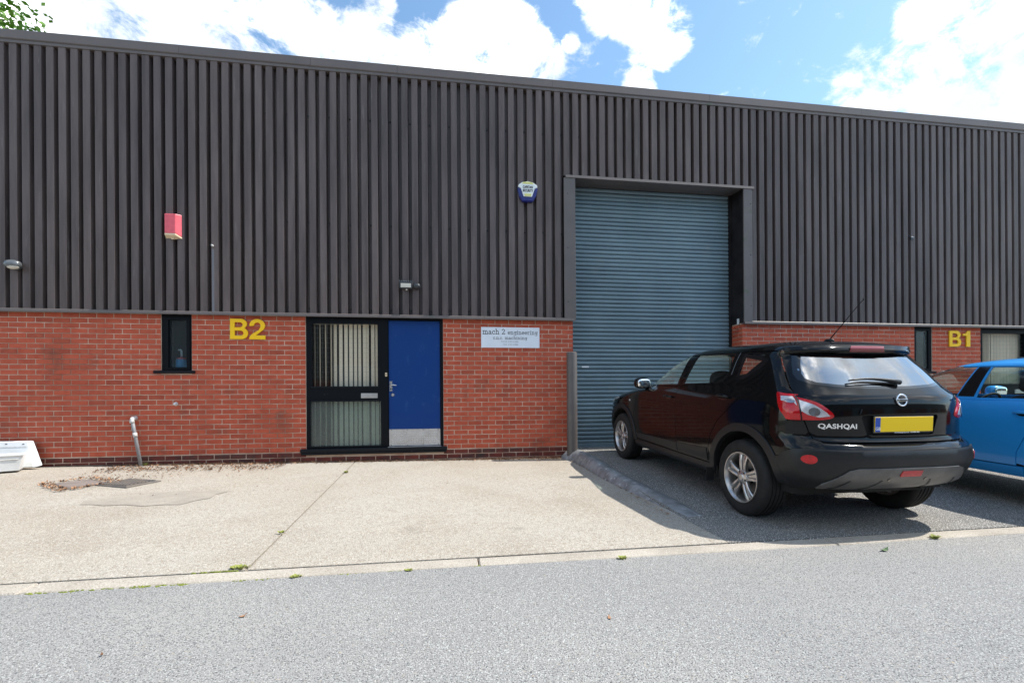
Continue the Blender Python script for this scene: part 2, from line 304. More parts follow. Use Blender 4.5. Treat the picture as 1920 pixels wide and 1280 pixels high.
def fill2d(outer, holes=(), step=None):
    loops = [outer] + list(holes); pts = []; ed = []
    for lp in loops:
        b = len(pts); pts += [Vector(p) for p in lp]; ed += [(b + i, b + (i + 1) % len(lp)) for i in range(len(lp))]
    if step:
        xs = [p[0] for p in outer]; ys = [p[1] for p in outer]
        segs = [(lp[i], lp[(i + 1) % len(lp)]) for lp in loops for i in range(len(lp))]
        ny = int((max(ys) - min(ys)) / step) + 1; nx = int((max(xs) - min(xs)) / step) + 1
        for j in range(ny + 1):
            for i in range(nx + 1):
                q = (min(xs) + (i + .5 * (j % 2)) * step, min(ys) + j * step)
                if inside(q, outer) and not any(inside(q, h) for h in holes) and min(segd(q, *sg) for sg in segs) > step * .45: pts.append(Vector(q))
    v, e, f, _, _, _ = delaunay_2d_cdt(pts, ed, [], 1, 1e-6)
    out = []
    for t in f:
        c = ((v[t[0]][0] + v[t[1]][0] + v[t[2]][0]) / 3, (v[t[0]][1] + v[t[1]][1] + v[t[2]][1]) / 3)
        if inside(c, outer) and not any(inside(c, h) for h in holes): out.append(t)
    return v, out
def plate_poly(mb, outer, holes, y0, y1, mi=0, T=None):
    """flat xz shape with holes, front at y0, back at y1"""
    v, f = fill2d(outer, holes); n = len(v)
    vs = [(p[0], y0, p[1]) for p in v] + [(p[0], y1, p[1]) for p in v]
    fs = [tuple(t) for t in f] + [tuple(i + n for i in t[::-1]) for t in f]
    cnt = {}
    for t in f:
        for k in range(3):
            e = (t[k], t[(k + 1) % 3]); cnt[tuple(sorted(e))] = cnt.get(tuple(sorted(e)), 0) + 1
    fs += [(a, b, b + n, a + n) for (a, b), k in cnt.items() if k == 1]
    return mb.add(vs, fs, mi, T)
def text_mesh(body, size, bold=0., depth=0., spacing=1.0, scale_x=1.0, align='CENTER'):
    cu = bpy.data.curves.new('txt', 'FONT'); cu.body = body; cu.size = size; cu.offset = bold; cu.extrude = depth; cu.space_character = spacing; cu.align_x = align; cu.align_y = 'CENTER'; cu.resolution_u = 3
    o = bpy.data.objects.new('txt', cu); COL.objects.link(o); dg = bpy.context.evaluated_depsgraph_get(); dg.update()
    me = bpy.data.meshes.new_from_object(o.evaluated_get(dg)); bpy.data.objects.remove(o); bpy.data.curves.remove(cu)
    me.transform(Matrix.Diagonal((scale_x, 1, 1, 1)) ); me.materials.clear()
    return me
TXT = Matrix(((1, 0, 0, 0), (0, 0, -1, 0), (0, 1, 0, 0), (0, 0, 0, 1)))   # text plane xy -> xz, facing -y
def arc(cx, cy, r, a0, a1, n=8, ry=None):
    ry = r if ry is None else ry
    return [(cx + r * math.cos(R(a0 + (a1 - a0) * i / n)), cy + ry * math.sin(R(a0 + (a1 - a0) * i / n))) for i in range(n + 1)]

# ------------------------------------------------------------------ ground
def clampf(v, a, b): return max(a, min(b, v))
def smooth01(t): t = clampf(t, 0, 1); return t * t * (3 - 2 * t)
EDGE0, EDGE1 = -4.35, -4.50            # back and front of the flush concrete edging
def z_fore(x, y):
    zw = clampf(.07 - .0095 * (x + 5.84), -.02, .12); return zw + (-.03 - zw) * clampf(-y / 4.35, 0, 1)
def z_ramp(x, y):
    z = clampf(-.02 + .0485 * (y + 3.65), -.03, .128)
    if y > -1.2: z = min(z, .128)
    return max(z, -.03)
def sheet(name, x0f, x1f, y0, y1, nx, ny, zf, m, th=.12, jit=0.):
    vs = []; fs = []
    for j in range(ny + 1):
        y = y0 + (y1 - y0) * j / ny
        for i in range(nx + 1):
            x = x0f(y) + (x1f(y) - x0f(y)) * i / nx; vs.append((x, y, zf(x, y)))
    n = len(vs); W_ = nx + 1
    fs = [(j * W_ + i, j * W_ + i + 1, (j + 1) * W_ + i + 1, (j + 1) * W_ + i) for j in range(ny) for i in range(nx)]
    ring = [i for i in range(W_)] + [j * W_ + nx for j in range(1, ny + 1)] + [ny * W_ + i for i in range(nx - 1, -1, -1)] + [j * W_ for j in range(ny - 1, 0, -1)]
    b = len(vs); vs += [(vs[i][0], vs[i][1], vs[i][2] - th) for i in ring]; k = len(ring)
    fs += [(ring[i], b + i, b + (i + 1) % k, ring[(i + 1) % k]) for i in range(k)]
    me = bpy.data.meshes.new(name); me.from_pydata(vs, [], fs); me.update(); me.shade_smooth(); me.set_sharp_from_angle(angle=R(40))
    return link(name, me, m)
g = MB().box((-900, -900, -.6), (900, 900, -.20)).obj('ground', 'ground_far'); meta(g, kind='structure')
rd = sheet('road', lambda y: -40, lambda y: 40, -26, EDGE1 - .004, 80, 24, lambda x, y: -.034 - .0022 * (EDGE1 - y) + .004 * math.sin(x * 1.3 + y) * math.sin(y * .9), 'asphalt', .15); meta(rd, kind='structure')
jx = lambda y: -1.40 + (y + .98) * -.0397     # slab joint runs very slightly askew
fc = bpy.data.objects.new('forecourt', None); COL.objects.link(fc); meta(fc, kind='structure')
s1 = sheet('concrete_slab', lambda y: -16, lambda y: jx(y) - .008, EDGE0 + .012, -.004, 60, 20, z_fore, 'concrete'); s1.parent = fc
s2 = sheet('concrete_slab', lambda y: jx(y) + .008, lambda y: 2.04, EDGE0 + .012, -.004, 24, 20, z_fore, 'concrete'); s2.parent = fc
jb = MB().box((-16, -4.6, -.15), (2.2, .3, -.052)).obj('joint_bed', 'leaf_dry', fc)
ra = sheet('ramp', lambda y: 2.046, lambda y: 18, EDGE0 + .012, .50, 60, 36, z_ramp, 'ramp_concrete_shaded', .16); meta(ra, kind='structure')
eg = bpy.data.objects.new('concrete_edging', None); COL.objects.link(eg); meta(eg, kind='structure')
x = -15.4
while x < 17:
    l = 2.6; MB().cbox((x, EDGE1, -.2), (x + l - .008, EDGE0, -.030 + random.uniform(-.003, .003)), .008).obj('edging_strip', 'concrete_edge', eg); x += l
# raised kerb haunch at the side of the ramp
kb = []; NK = 44
for i in range(NK + 1):
    t = i / NK; y = -.02 - 3.66 * t
    wide = .10 * (1 - smooth01(t * 7)); fade = smooth01((1 - t) * 9)
    xt = 2.005 + .02 * math.sin(t * 9) - .02 * t + .10 * t * t
    za, zb = z_fore(1.95, y), z_ramp(2.2, y); top = zb + .028 * fade + .004 * math.sin(t * 40)
    row = [(xt - .055 - wide, za - .05), (xt - .05 - wide, za + .001), (xt - .028 - wide * .8, za + .35 * (top - za)), (xt + .0 - wide * .4, za + .75 * (top - za)), (xt + .04, za + .96 * (top - za)), (xt + .08, top), (xt + .125, top - .006), (xt + .165, zb - .002 + .006 * fade), (xt + .19, zb - .05)]
    kb.append([(px, y, pz + random.uniform(-.002, .002)) for px, pz in row])
mk = MB(); n = len(kb[0]); mk.add([p for r_ in kb for p in r_], [(i * n + k, i * n + k + 1, (i + 1) * n + k + 1, (i + 1) * n + k) for i in range(NK) for k in range(n - 1)] + [tuple(range(n)), tuple(NK * n + k for k in range(n))])
ko = mk.obj('ramp_kerb', 'kerb_concrete', None, smooth=True); meta(ko, 'low rounded concrete kerb running from the bollard along the edge of the ramp', 'kerb')
# darker repair patch
pp = [(-3.60, -2.38), (-3.47, -2.40), (-3.34, -2.46), (-3.15, -2.45), (-2.95, -2.53), (-2.78, -2.50), (-2.62, -2.52), (-2.55, -2.36), (-2.46, -2.28), (-2.49, -2.10), (-2.42, -1.98), (-2.58, -1.90), (-2.75, -1.93), (-2.9, -1.87), (-3.12, -1.92), (-3.30, -1.90), (-3.45, -1.96), (-3.56, -1.98), (-3.58, -2.1), (-3.68, -2.22)]
mp = MB(); mp.add([(a, b_, z_fore(a, b_) + .0045) for a, b_ in pp], [tuple(range(len(pp)))]); po = mp.obj('concrete_patch', 'patch_concrete', fc)

# ------------------------------------------------------------------ warehouse
bld = empty('warehouse', (0, 0, 0), 'long industrial unit with brown ribbed metal cladding above red brick walls', 'building')
ZC = 2.285                                     # underside of the drip flashing
PIER, JAMB = 2.104, 5.20
OPEN = [(-2.172, -.064, .15, 9), (-4.211, -3.794, 1.43, 9), (PIER, JAMB, -9, 9), (8.747, 9.136, 1.43, 9), (10.224, 12.33, .15, 9)]
wall = MB()
def bx(x0, x1, z0, z1): wall.box((x0, .006, z0), (x1, .30, z1))
for a, b_ in ((-9.5, -4.211), (-3.794, -2.172), (-.064, PIER - .012), (JAMB + .012, 8.747), (9.136, 10.224), (12.33, 16)): bx(a, b_, -.3, 2.325)
for a, b_ in ((-4.211, -3.794), (8.747, 9.136)): bx(a, b_, -.3, 1.43)
for a, b_ in ((-2.172, -.064), (10.224, 12.33)): bx(a, b_, -.3, .15)
bw = wall.obj('brick_wall', 'mortar', bld)
bricks = []
for k in range(-4, 29):
    z0 = .200 + .075 * k if k >= 0 else .183 + .075 * (k + 1) - .065; z1 = z0 + .0635
    if z0 > 2.26: continue
    ofs = .1125 if k % 2 else 0.
    i = 0; x = -9.0 + ofs
    while x < 15.6:
        a, b_ = x, x + .213; x += .225
        segs = [(a, b_)]
        for (o0, o1, q0, q1) in OPEN:
            if min(z1, q1) - max(z0, q0) < .03: continue
            ns = []
            for (s, e) in segs:
                if e <= o0 + .004 or s >= o1 - .004: ns.append((s, e)); continue
                if o0 - s > .03: ns.append((s, o0 - .004))
                if e - o1 > .03: ns.append((o1 + .004, e))
            segs = ns
        for s, e in segs: bricks.append((s, e, z0, z1, 0.0, .102, k < 0))
    if True:                                    # return of the jamb beside the shutter
        for y in ((.112, .215), (.225, .32)) if k % 2 else ((.106, .32),): bricks.append((JAMB, JAMB + .1, z0, z1, y[0], y[1], k < 0))
bme = MB().cbox((0, 0, 0), (1, 1, 1), .03).mesh('brick')
def brick_ok(b): return b[0] > -6.35 and b[1] < 11 and b[3] > z_fore(b[0], 0) + .01
vis = sorted([b for b in bricks if brick_ok(b)], key=lambda b: b[0]); near = set(map(id, vis[:290]))
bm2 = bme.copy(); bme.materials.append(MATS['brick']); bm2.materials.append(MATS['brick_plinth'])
far = {False: MB(), True: MB()}; fr_r = {False: [], True: []}
for b in bricks:
    d = random.uniform(-.0018, .0018); tl = random.uniform(-.0012, .0012)
    if id(b) in near:
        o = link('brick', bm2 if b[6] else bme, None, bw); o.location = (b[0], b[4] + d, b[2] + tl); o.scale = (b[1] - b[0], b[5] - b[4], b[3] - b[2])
    elif b[1] < 12 and b[0] > -8:
        far[b[6]].cbox((b[0], b[4] + d, b[2] + tl), (b[1], b[5] + d, b[3] + tl), .003); fr_r[b[6]].append(random.random())
for key, mname in ((False, 'brick_far'), (True, 'brick_plinth_far')):
    f = far[key]; me = bpy.data.meshes.new('brickwork'); me.from_pydata(f.v, [], f.f); me.update()
    at = me.attributes.new('rnd', 'FLOAT', 'FACE'); n = len(f.f) // len(fr_r[key]); at.data.foreach_set('value', [r_ for r_ in fr_r[key] for _ in range(n)])
    o = link('brickwork', me, mname, bw); meta(o, kind='stuff')
# cladding
PITCH, X0 = .1549, -6.268
YF, YT = -.064, .030
def profile_sheet(i0, i1, z0, z1, name='cladding_sheet', dy=0.):
    pts = []
    for i in range(i0, i1):
        x = X0 + PITCH * i; pts += [(x - .006, YT + dy), (x, YF + dy), (x + .006, YF - .002 + dy), (x + .089, YF - .002 + dy), (x + .095, YF + dy), (x + .101, YT + dy)]
    pts.append((X0 + PITCH * i1 - .0062, YT + dy))
    vs = [(a, b_, z) for z in (z0, z1) for a, b_ in pts]; n = len(pts)
    me = bpy.data.meshes.new(name); me.from_pydata(vs, [], [(i, i + 1, n + i + 1, n + i) for i in range(n - 1)]); me.update()
    return link(name, me, 'cladding', bld)
ZTOP, ZHEAD = 6.14, 4.70
i = -8; i_l = int((1.97 - X0) / PITCH); i_r = 75
cuts = []
while i < i_l: j = min(i + 6, i_l); cuts.append((i, j, ZC + .03)); i = j
i = i_l
while i < i_r: j = min(i + 6, i_r); cuts.append((i, j, ZHEAD)); i = j
while i < 128: j = min(i + 6, 128); cuts.append((i, j, ZC + .03)); i = j
for q, (a, b_, z0) in enumerate(cuts): profile_sheet(a, b_, z0, ZTOP, dy=.0012 * (q % 2))
bk = MB().box((-9.5, .05, 2.36), (PIER - .02, .25, 6.2)).box((JAMB + .13, .05, 2.36), (16, .25, 6.2)).box((PIER - .02, .05, ZHEAD + .03), (JAMB + .13, .25, 6.2)).obj('backing_wall', 'dark_metal', bld)
sc = MB()                                       # fixing screws in the troughs
for i in range(-8, 128, 2):
    x = X0 + PITCH * i + .125
    for z in (5.42, 3.76, 2.42):
        if 1.95 < x < 5.40 and z < 4.75: continue
        sc.lathe([(.0001, -.012), (.012, -.013), (.015, -.003), (.015, 0)], 8, 'y', 0, Matrix.Translation((x, YT, z + random.uniform(-.01, .01))))
so_ = sc.obj('screw_heads', 'screw', bld); meta(so_, kind='stuff')
def run(name, poly, xs, m, gap=.003):
    """strip of lapped lengths: yz profile extruded along x"""
    for a, b_ in zip(xs[:-1], xs[1:]):
        mb = MB(); n = len(poly); vs = [(a + gap / 2, p, q) for p, q in poly] + [(b_ - gap / 2, p, q) for p, q in poly]
        mb.add(vs, [tuple(range(n)), tuple(range(n, 2 * n))[::-1]] + [(k, k + n, (k + 1) % n + n, (k + 1) % n) for k in range(n)]); mb.obj(name, m, bld)
run('fascia_flashing', [(.05, 6.285), (-.060, 6.275), (-.086, 6.262), (-.090, 6.140), (-.078, 6.128), (-.045, 6.132), (.05, 6.132)], [-9.5, -3.9, -2.05, -.75, 1.75, 4.55, 7.55, 10.3, 13.2, 16], 'fascia')
run('closure_trim', [(.03, 6.126), (-.074, 6.126), (-.076, 6.085), (-.068, 6.082), (.03, 6.082)], [-9.5, -3, 3, 9, 16], 'flashing')
run('drip_flashing', [(.04, ZC + .05), (-.066, ZC + .05), (-.078, ZC + .04), (-.082, ZC + .002), (-.074, ZC), (.02, ZC + .012)], [-9.5, -5.2, -2.3, .6, PIER + .02], 'flashing')
run('drip_flashing', [(.04, ZC + .05), (-.066, ZC + .05), (-.078, ZC + .04), (-.082, ZC + .002), (-.074, ZC), (.02, ZC + .012)], [JAMB + .0, 8.2, 11.4, 16], 'flashing')
run('header_flashing', [(.33, ZHEAD + .02), (-.06, ZHEAD + .02), (-.085, ZHEAD + .008), (-.09, ZHEAD - .036), (-.080, ZHEAD - .040), (-.06, ZHEAD - .03), (.33, ZHEAD + .004)], [1.966, 5.389], 'flashing')
box_obj('corner_trim', (X0 + PITCH * i_l - .004, -.078, ZC + .03), (2.135, -.05, ZHEAD - .035), 'flashing', bld); box_obj('corner_trim', (5.192, -.078, ZC + .03), (X0 + PITCH * i_r + .002, -.05, ZHEAD - .035), 'flashing', bld)
for xx in (2.0, 5.32):
    for z in (2.6, 3.5, 4.4): MB().lathe([(.0001, -.006), (.008, -.005), (.009, 0)], 8, 'y', 0, Matrix.Translation((xx, -.078, z))).obj('trim_screw', 'screw', bld)
MB().box((5.194, -.05, ZC + .03), (5.33, .36, ZHEAD)).obj('jamb_lining', 'dark_metal', bld); MB().box((2.0, -.05, ZC + .03), (2.133, .36, ZHEAD)).obj('jamb_lining', 'dark_metal', bld)
rf = MB(); rf.add([(-9.5, .04, 6.25), (16, .04, 6.25), (16, 14, 7.3), (-9.5, 14, 7.3)], [(0, 1, 2, 3)]); rf.obj('roof', 'dark_metal', bld)
MB().box((-9.5, .3, -.2), (-9.4, 14, 6.2)).box((15.9, .3, -.2), (16, 14, 6.2)).box((-9.5, 14, -.2), (16, 14.1, 7.2)).obj('outer_wall', 'opp_clad', bld)
st = MB(); st.box((X0 + PITCH * 18 + .004, -.0672, 2.33), (X0 + PITCH * 18 + .036, -.0663, 3.27)); st.obj('paint_streak', 'blue_streak', bld)
# roller shutter
rs = MB().box((PIER - .05, .345, .0), (JAMB + .1, .36, ZHEAD + .3)).obj('roller_shutter', 'dark_metal', bld)
sp = .0728; sm = MB(); prof = [(.004, 0), (-.012, .003), (-.021, .018), (-.024, .034), (-.021, .048), (-.012, .060), (.002, .065), (.006, .069), (.005, sp)]
vs = [(xx, a, b_) for xx in (0, 3.08) for a, b_ in prof]; n = len(prof); sm.add(vs, [(k, k + 1, n + k + 1, n + k) for k in range(n - 1)]); sme = sm.mesh('slat'); sme.materials.append(MATS['shutter']); sme.shade_smooth()
z = .195
while z < ZHEAD + .05:
    o = link('slat', sme, None, rs); o.location = (PIER + .01, .340 + random.uniform(-.001, .001), z); z += sp
MB().cbox((PIER + .01, .318, .118), (JAMB - .01, .35, .195), .006).obj('bottom_rail', 'shutter', rs)
MB().box((JAMB - .045, .29, .12), (JAMB - .002, .345, ZHEAD)).obj('guide_rail', 'dark_metal', rs); MB().box((PIER + .002, .29, .12), (PIER + .03, .345, ZHEAD)).obj('guide_rail', 'dark_metal', rs)
box_obj('warning_sticker', (2.345, .313, 1.528), (2.475, .318, 1.556), 'white_plastic', rs, .001); box_obj('sticker', (5.190, .07, 2.30), (5.1935, .13, 2.40), 'white_plastic', bld, .0005)

# office front: window, blue door
def window_frame(name, x0, x1, z0, z1, gx0, gx1, gz0, gz1, y0=.03, y1=.11, par=None):
    mb = MB(); plate_poly(mb, [(x0, z0), (x1, z0), (x1, z1), (x0, z1)], [[(gx0, gz0), (gx1, gz0), (gx1, gz1), (gx0, gz1)]], y0, y1); return mb.obj(name, 'frame_black', par)
def office_front(dx, visible=True):
    T = lambda v: v + dx
    wf = bpy.data.objects.new('office_window', None); COL.objects.link(wf); wf.parent = bld
    mb = MB(); plate_poly(mb, [(T(-2.172), .24), (T(-.939), .24), (T(-.939), 2.30), (T(-2.172), 2.30)],
        [[(T(-2.089), 1.208), (T(-1.094), 1.208), (T(-1.094), 2.198), (T(-2.089), 2.198)], [(T(-2.117), .263), (T(-1.05), .263), (T(-1.05), .974), (T(-2.117), .974)]], .028, .12)
    mb.obj('frame', 'frame_black', wf)
    bb = MB()
    for (a, b_, c, d) in ((-2.10, -1.083, 1.185, 1.212), (-2.10, -1.083, .970, .992), (-2.125, -1.04, .255, .275)): bb.cbox((T(a), .012, c), (T(b_), .03, d), .004)
    bb.obj('glazing_bead', 'sill_black', wf)
    box_obj('letter_plate', (T(-1.352), .016, 1.022), (T(-1.098), .028, 1.10), 'aluminium', wf, .003)
    box_obj('letter_flap', (T(-1.335), .012, 1.036), (T(-1.115), .017, 1.086), 'aluminium', wf, .002)
    MB().box((T(-2.09), .060, 1.207), (T(-1.093), .064, 2.199)).obj('pane', 'window_glass', wf)
    MB().box((T(-2.118), .060, .262), (T(-1.049), .064, .975)).obj('pane', 'wired_obscure', wf)
    wm_ = MB(); s = .0765
    for i in range(1, 13): wm_.box((T(-2.09) + s * i - .0009, .0655, 1.21), (T(-2.09) + s * i + .0009, .067, 2.198))
    for i in range(1, 13): wm_.box((T(-2.09), .0655, 1.208 + s * i - .0009), (T(-1.094), .067, 1.208 + s * i + .0009))
    w_ = wm_.obj('wire_mesh', 'wire', wf); meta(w_, kind='stuff')
    MB().box((T(-2.14), .13, 2.2), (T(-.98), .18, 2.25)).obj('blind_track', 'white_plastic', wf)
    xs = [-1.765, -1.68, -1.60, -1.525, -1.455, -1.39, -1.315, -1.27, -1.185, -1.12, -1.05, -1.83, -1.915, -2.0, -2.08]
    for i, xx in enumerate(xs):
        ang = R(random.uniform(-26, -6) if i < 11 else -64); T2 = Matrix.Translation((T(xx), .155, 0)) @ Matrix.Rotation(ang, 4, 'Z')
        MB().box((-.030 if i < 11 else -.042, -.001, .24), (.025 if i < 11 else .042, .001, 2.2), 0, T2).obj('blind_slat', 'blind', wf)
    dr = bpy.data.objects.new('entrance_door', None); COL.objects.link(dr); dr.parent = bld
    mb = MB(); mb.cbox((T(-.939), .02, .24), (T(-.936), .12, 2.30), .001); plate_poly(mb, [(T(-.937), .24), (T(-.064), .24), (T(-.064), 2.30), (T(-.937), 2.30)], [[(T(-.930), .245), (T(-.112), .245), (T(-.112), 2.262), (T(-.930), 2.262)]], .024, .12)
    mb.obj('door_frame', 'frame_black', dr)
    box_obj('door_leaf', (T(-.927), .045, .248), (T(-.115), .09, 2.258), 'door_blue', dr, .003)
    kp = box_obj('kick_plate', (T(-.925), .040, .255), (T(-.117), .0445, .521), 'aluminium', dr, .001)
    tb = MB()
    for j in range(7):                          # raised tread bars of the plate
        for i in range(21):
            a = R(38 if (i + j) % 2 else -38); tb.add([(-.017, 0, 0), (0, -.003, -.0045), (.017, 0, 0), (0, -.003, .0045)], [(0, 1, 2, 3)], 0, Matrix.Translation((T(-.905 + i * .0385), .0385, .275 + j * .0375)) @ Matrix.Rotation(a, 4, 'Y'))
    t_ = tb.obj('tread_bars', 'steel', kp); meta(t_, kind='stuff')
    for xx in (-.89, -.64, -.39, -.15):
        for zz in (.268, .508): MB().lathe([(.0001, -.004), (.006, -.003), (.007, 0)], 8, 'y', 0, Matrix.Translation((T(xx), .0385, zz))).obj('plate_screw', 'screw', kp)
    hd = box_obj('handle_plate', (T(-.916), .038, 1.131), (T(-.874), .045, 1.292), 'steel', dr, .002)
    MB().tube([(T(-.893), .04, 1.236), (T(-.893), -.005, 1.236), (T(-.885), -.012, 1.236), (T(-.80), -.012, 1.222)], .009, 10).obj('lever', 'steel', hd, smooth=True)
    MB().lathe([(.0001, -.004), (.012, -.004), (.013, 0)], 12, 'y', 0, Matrix.Translation((T(-.893), .038, 1.165))).obj('keyhole', 'ink', hd)
    MB().lathe([(.0001, .0), (.010, -.001), (.011, -.008), (.024, -.008), (.026, 0)], 18, 'y', 0, Matrix.Translation((T(-.864), .045, 1.071))).obj('lock_cylinder', 'steel', dr)
    MB().cbox((T(-2.252), -.045, .178), (T(-.01), .12, .240), .012).cbox((T(-2.24), -.038, .148), (T(-.02), -.01, .18), .004).obj('door_sill', 'sill_black', dr)
    box_obj('threshold', (T(-.94), -.03, .2405), (T(-.10), .05, .2465), 'aluminium', dr, .002)
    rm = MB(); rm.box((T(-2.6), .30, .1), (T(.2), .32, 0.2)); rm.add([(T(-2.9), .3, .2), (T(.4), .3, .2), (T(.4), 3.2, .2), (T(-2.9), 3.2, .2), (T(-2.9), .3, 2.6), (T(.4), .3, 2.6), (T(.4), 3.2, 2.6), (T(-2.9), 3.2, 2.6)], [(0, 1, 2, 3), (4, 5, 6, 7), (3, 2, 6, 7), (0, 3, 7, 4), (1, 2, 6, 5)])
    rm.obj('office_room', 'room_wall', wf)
    return dr
office_front(0.0); office_front(12.394)
def slim_window(dx):
    T = lambda v: v + dx
    wf = window_frame('slim_window', T(-4.211), T(-3.794), 1.453, 2.30, T(-4.116), T(-3.871), 1.505, 2.211, .02, .11, bld)
    mb = MB(); plate_poly(mb, [(T(-4.165), 1.47), (T(-3.825), 1.47), (T(-3.825), 2.25), (T(-4.165), 2.25)], [[(T(-4.12), 1.50), (T(-3.868), 1.50), (T(-3.868), 2.214), (T(-4.12), 2.214)]], .008, .0195); mb.obj('casement', 'frame_black', wf)
    MB().box((T(-4.118), .050, 1.502), (T(-3.869), .054, 2.213)).obj('pane', 'dirty_glass', wf)
    MB().cbox((T(-4.307), -.035, 1.411), (T(-3.742), .05, 1.453), .008).obj('window_sill', 'sill_black', wf)
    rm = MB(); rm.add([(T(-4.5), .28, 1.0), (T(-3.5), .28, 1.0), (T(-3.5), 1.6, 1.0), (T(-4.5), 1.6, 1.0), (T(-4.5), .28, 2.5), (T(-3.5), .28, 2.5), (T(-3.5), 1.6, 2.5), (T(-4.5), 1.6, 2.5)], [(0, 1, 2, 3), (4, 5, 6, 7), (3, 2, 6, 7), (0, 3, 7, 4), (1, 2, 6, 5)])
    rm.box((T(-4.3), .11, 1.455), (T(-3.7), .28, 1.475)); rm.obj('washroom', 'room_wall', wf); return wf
slim_window(0.0)
def slim2():
    wf = window_frame('slim_window', 8.747, 9.136, 1.453, 2.30, 8.80, 9.075, 1.505, 2.225, .02, .11, bld)
    MB().box((8.798, .05, 1.503), (9.077, .054, 2.227)).obj('pane', 'wired_obscure', wf); MB().cbox((8.69, -.03, 1.413), (9.2, .05, 1.453), .008).obj('window_sill', 'sill_black', wf)
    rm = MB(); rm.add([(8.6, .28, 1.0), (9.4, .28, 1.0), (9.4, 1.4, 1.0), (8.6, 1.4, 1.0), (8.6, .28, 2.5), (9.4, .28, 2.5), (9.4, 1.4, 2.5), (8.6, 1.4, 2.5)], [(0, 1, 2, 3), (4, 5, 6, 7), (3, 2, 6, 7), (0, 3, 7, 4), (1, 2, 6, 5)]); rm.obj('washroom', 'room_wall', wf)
slim2()

# ------------------------------------------------------------------ things fixed to the facade
def glyph_B(s=1.0):
    o = [(0, 0), (.50, 0)] + arc(.50, .285, .30, -90, 60, 9, .285)[1:] + arc(.47, .755, .285, -45, 90, 8, .245) + [(0, 1)]
    return o, [[(.20, .17)] + [(.47, .17)] + arc(.47, .295, .13, -90, 90, 8, .125)[1:-1] + [(.47, .42), (.20, .42)], [(.20, .58), (.44, .58)] + arc(.44, .705, .125, -90, 90, 8, .122)[1:-1] + [(.44, .83), (.20, .83)]]
def glyph_2():
    return [(.02, .65)] + arc(.36, .68, .345, 185, -38, 14, .32)[0:] + [(.30, .19), (.72, .19), (.72, 0), (0, 0)] + [(.02, .10), (.07, .19), (.16, .28), (.30, .37), (.44, .47)] + arc(.36, .67, .15, -30, 182, 10, .165) , []
def glyph_1(): return [(.20, 0), (.40, 0), (.40, 1), (.25, 1), (.22, .90), (.14, .835), (0, .815), (0, .69), (.20, .69)], []
def number(loc, chars, h, label, ws):
    t = empty('unit_number', loc, label, 'number sign', 'yellow unit numbers on the brick')
    for g_, x, w in zip(chars, ws[0], ws[1]):
        o, hs = {'B': glyph_B, '2': glyph_2, '1': glyph_1}[g_](); mx_ = max(p[0] for p in o); mn = min(p[0] for p in o); k = w / (mx_ - mn)
        mb = MB(); plate_poly(mb, [((p[0] - mn) * k, p[1] * h) for p in o], [[((p[0] - mn) * k, p[1] * h) for p in q] for q in hs], -.022, -.004); c = mb.obj('character', 'yellow', t); c.location = (x, 0, 0)
number((-3.247, -.004, 1.931), 'B2', .308, 'yellow raised number B2 on the brick between slim window and office window', ((0, .268), (.252, .232)))
number((9.49, -.004, 1.923), 'B1', .303, 'yellow raised number B1 on the brick above the blue car', ((0, .30), (.262, .165)))

# white company sign with slab-serif lettering
sg = empty('company_sign', (.552, 0, 1.833), 'white rectangular company sign with black lettering on the brick right of the blue door', 'sign')
MB().cbox((0, -.014, 0), (.970, -.003, .337), .002).obj('board', 'white_sign', sg)
def A(*a, **k): return arc(*a, **k)
GL = {  # polylines, advance (x-height 1)
 'm': ([[(0, .95), (.2, .95), (.2, 0)], [(.2, .72)] + A(.46, .66, .26, 150, 0, 6, ry=.32) + [(.72, 0)], [(.72, .72)] + A(.98, .66, .26, 150, 0, 6, ry=.32) + [(1.24, 0)], [(0, .04), (.4, .04)], [(.54, .04), (.9, .04)], [(1.06, .04), (1.44, .04)]], 1.58),
 'n': ([[(0, .95), (.2, .95), (.2, 0)], [(.2, .72)] + A(.48, .66, .28, 150, 0, 6, ry=.32) + [(.76, 0)], [(0, .04), (.4, .04)], [(.57, .04), (.96, .04)]], 1.10),
 'h': ([[(0, 1.48), (.2, 1.48), (.2, 0)], [(.2, .72)] + A(.48, .66, .28, 150, 0, 6, ry=.32) + [(.76, 0)], [(0, .04), (.4, .04)], [(.57, .04), (.96, .04)]], 1.10),
 'i': ([[(0, .95), (.22, .95), (.22, 0)], [(0, .04), (.44, .04)], [(.15, 1.36), (.31, 1.36)]], .60),
 'r': ([[(0, .95), (.2, .95), (.2, 0)], [(0, .04), (.44, .04)], [(.2, .68)] + A(.5, .62, .3, 150, 55, 4, ry=.36)], .86),
 'c': ([A(.45, .5, .38, 48, 318, 12, ry=.46), [(.70, .92), (.70, .66)]], .96), 'e': ([[(.08, .5), (.82, .5)] + A(.45, .5, .38, 0, 312, 13, ry=.46)], .98),
 'a': ([A(.36, .66, .27, 155, 0, 6, ry=.30) + [(.63, .1), (.72, .04), (.84, .04)], A(.34, .28, .28, 40, 330, 10, ry=.24)], .98),
 'g': ([A(.42, .60, .32, 0, 360, 12, ry=.34), [(.74, .95), (.74, -.15)] + A(.42, -.15, .32, 0, -150, 8, ry=.26), [(.74, .95), (.92, .95)]], 1.04),
 '2': ([A(.40, 1.08, .34, 170, -30, 9, ry=.36) + [(.08, .06), (.82, .06), (.82, .28)]], 1.0), '.': ([[(.05, .07), (.2, .07)]], .34), ' ': ([], .62)}
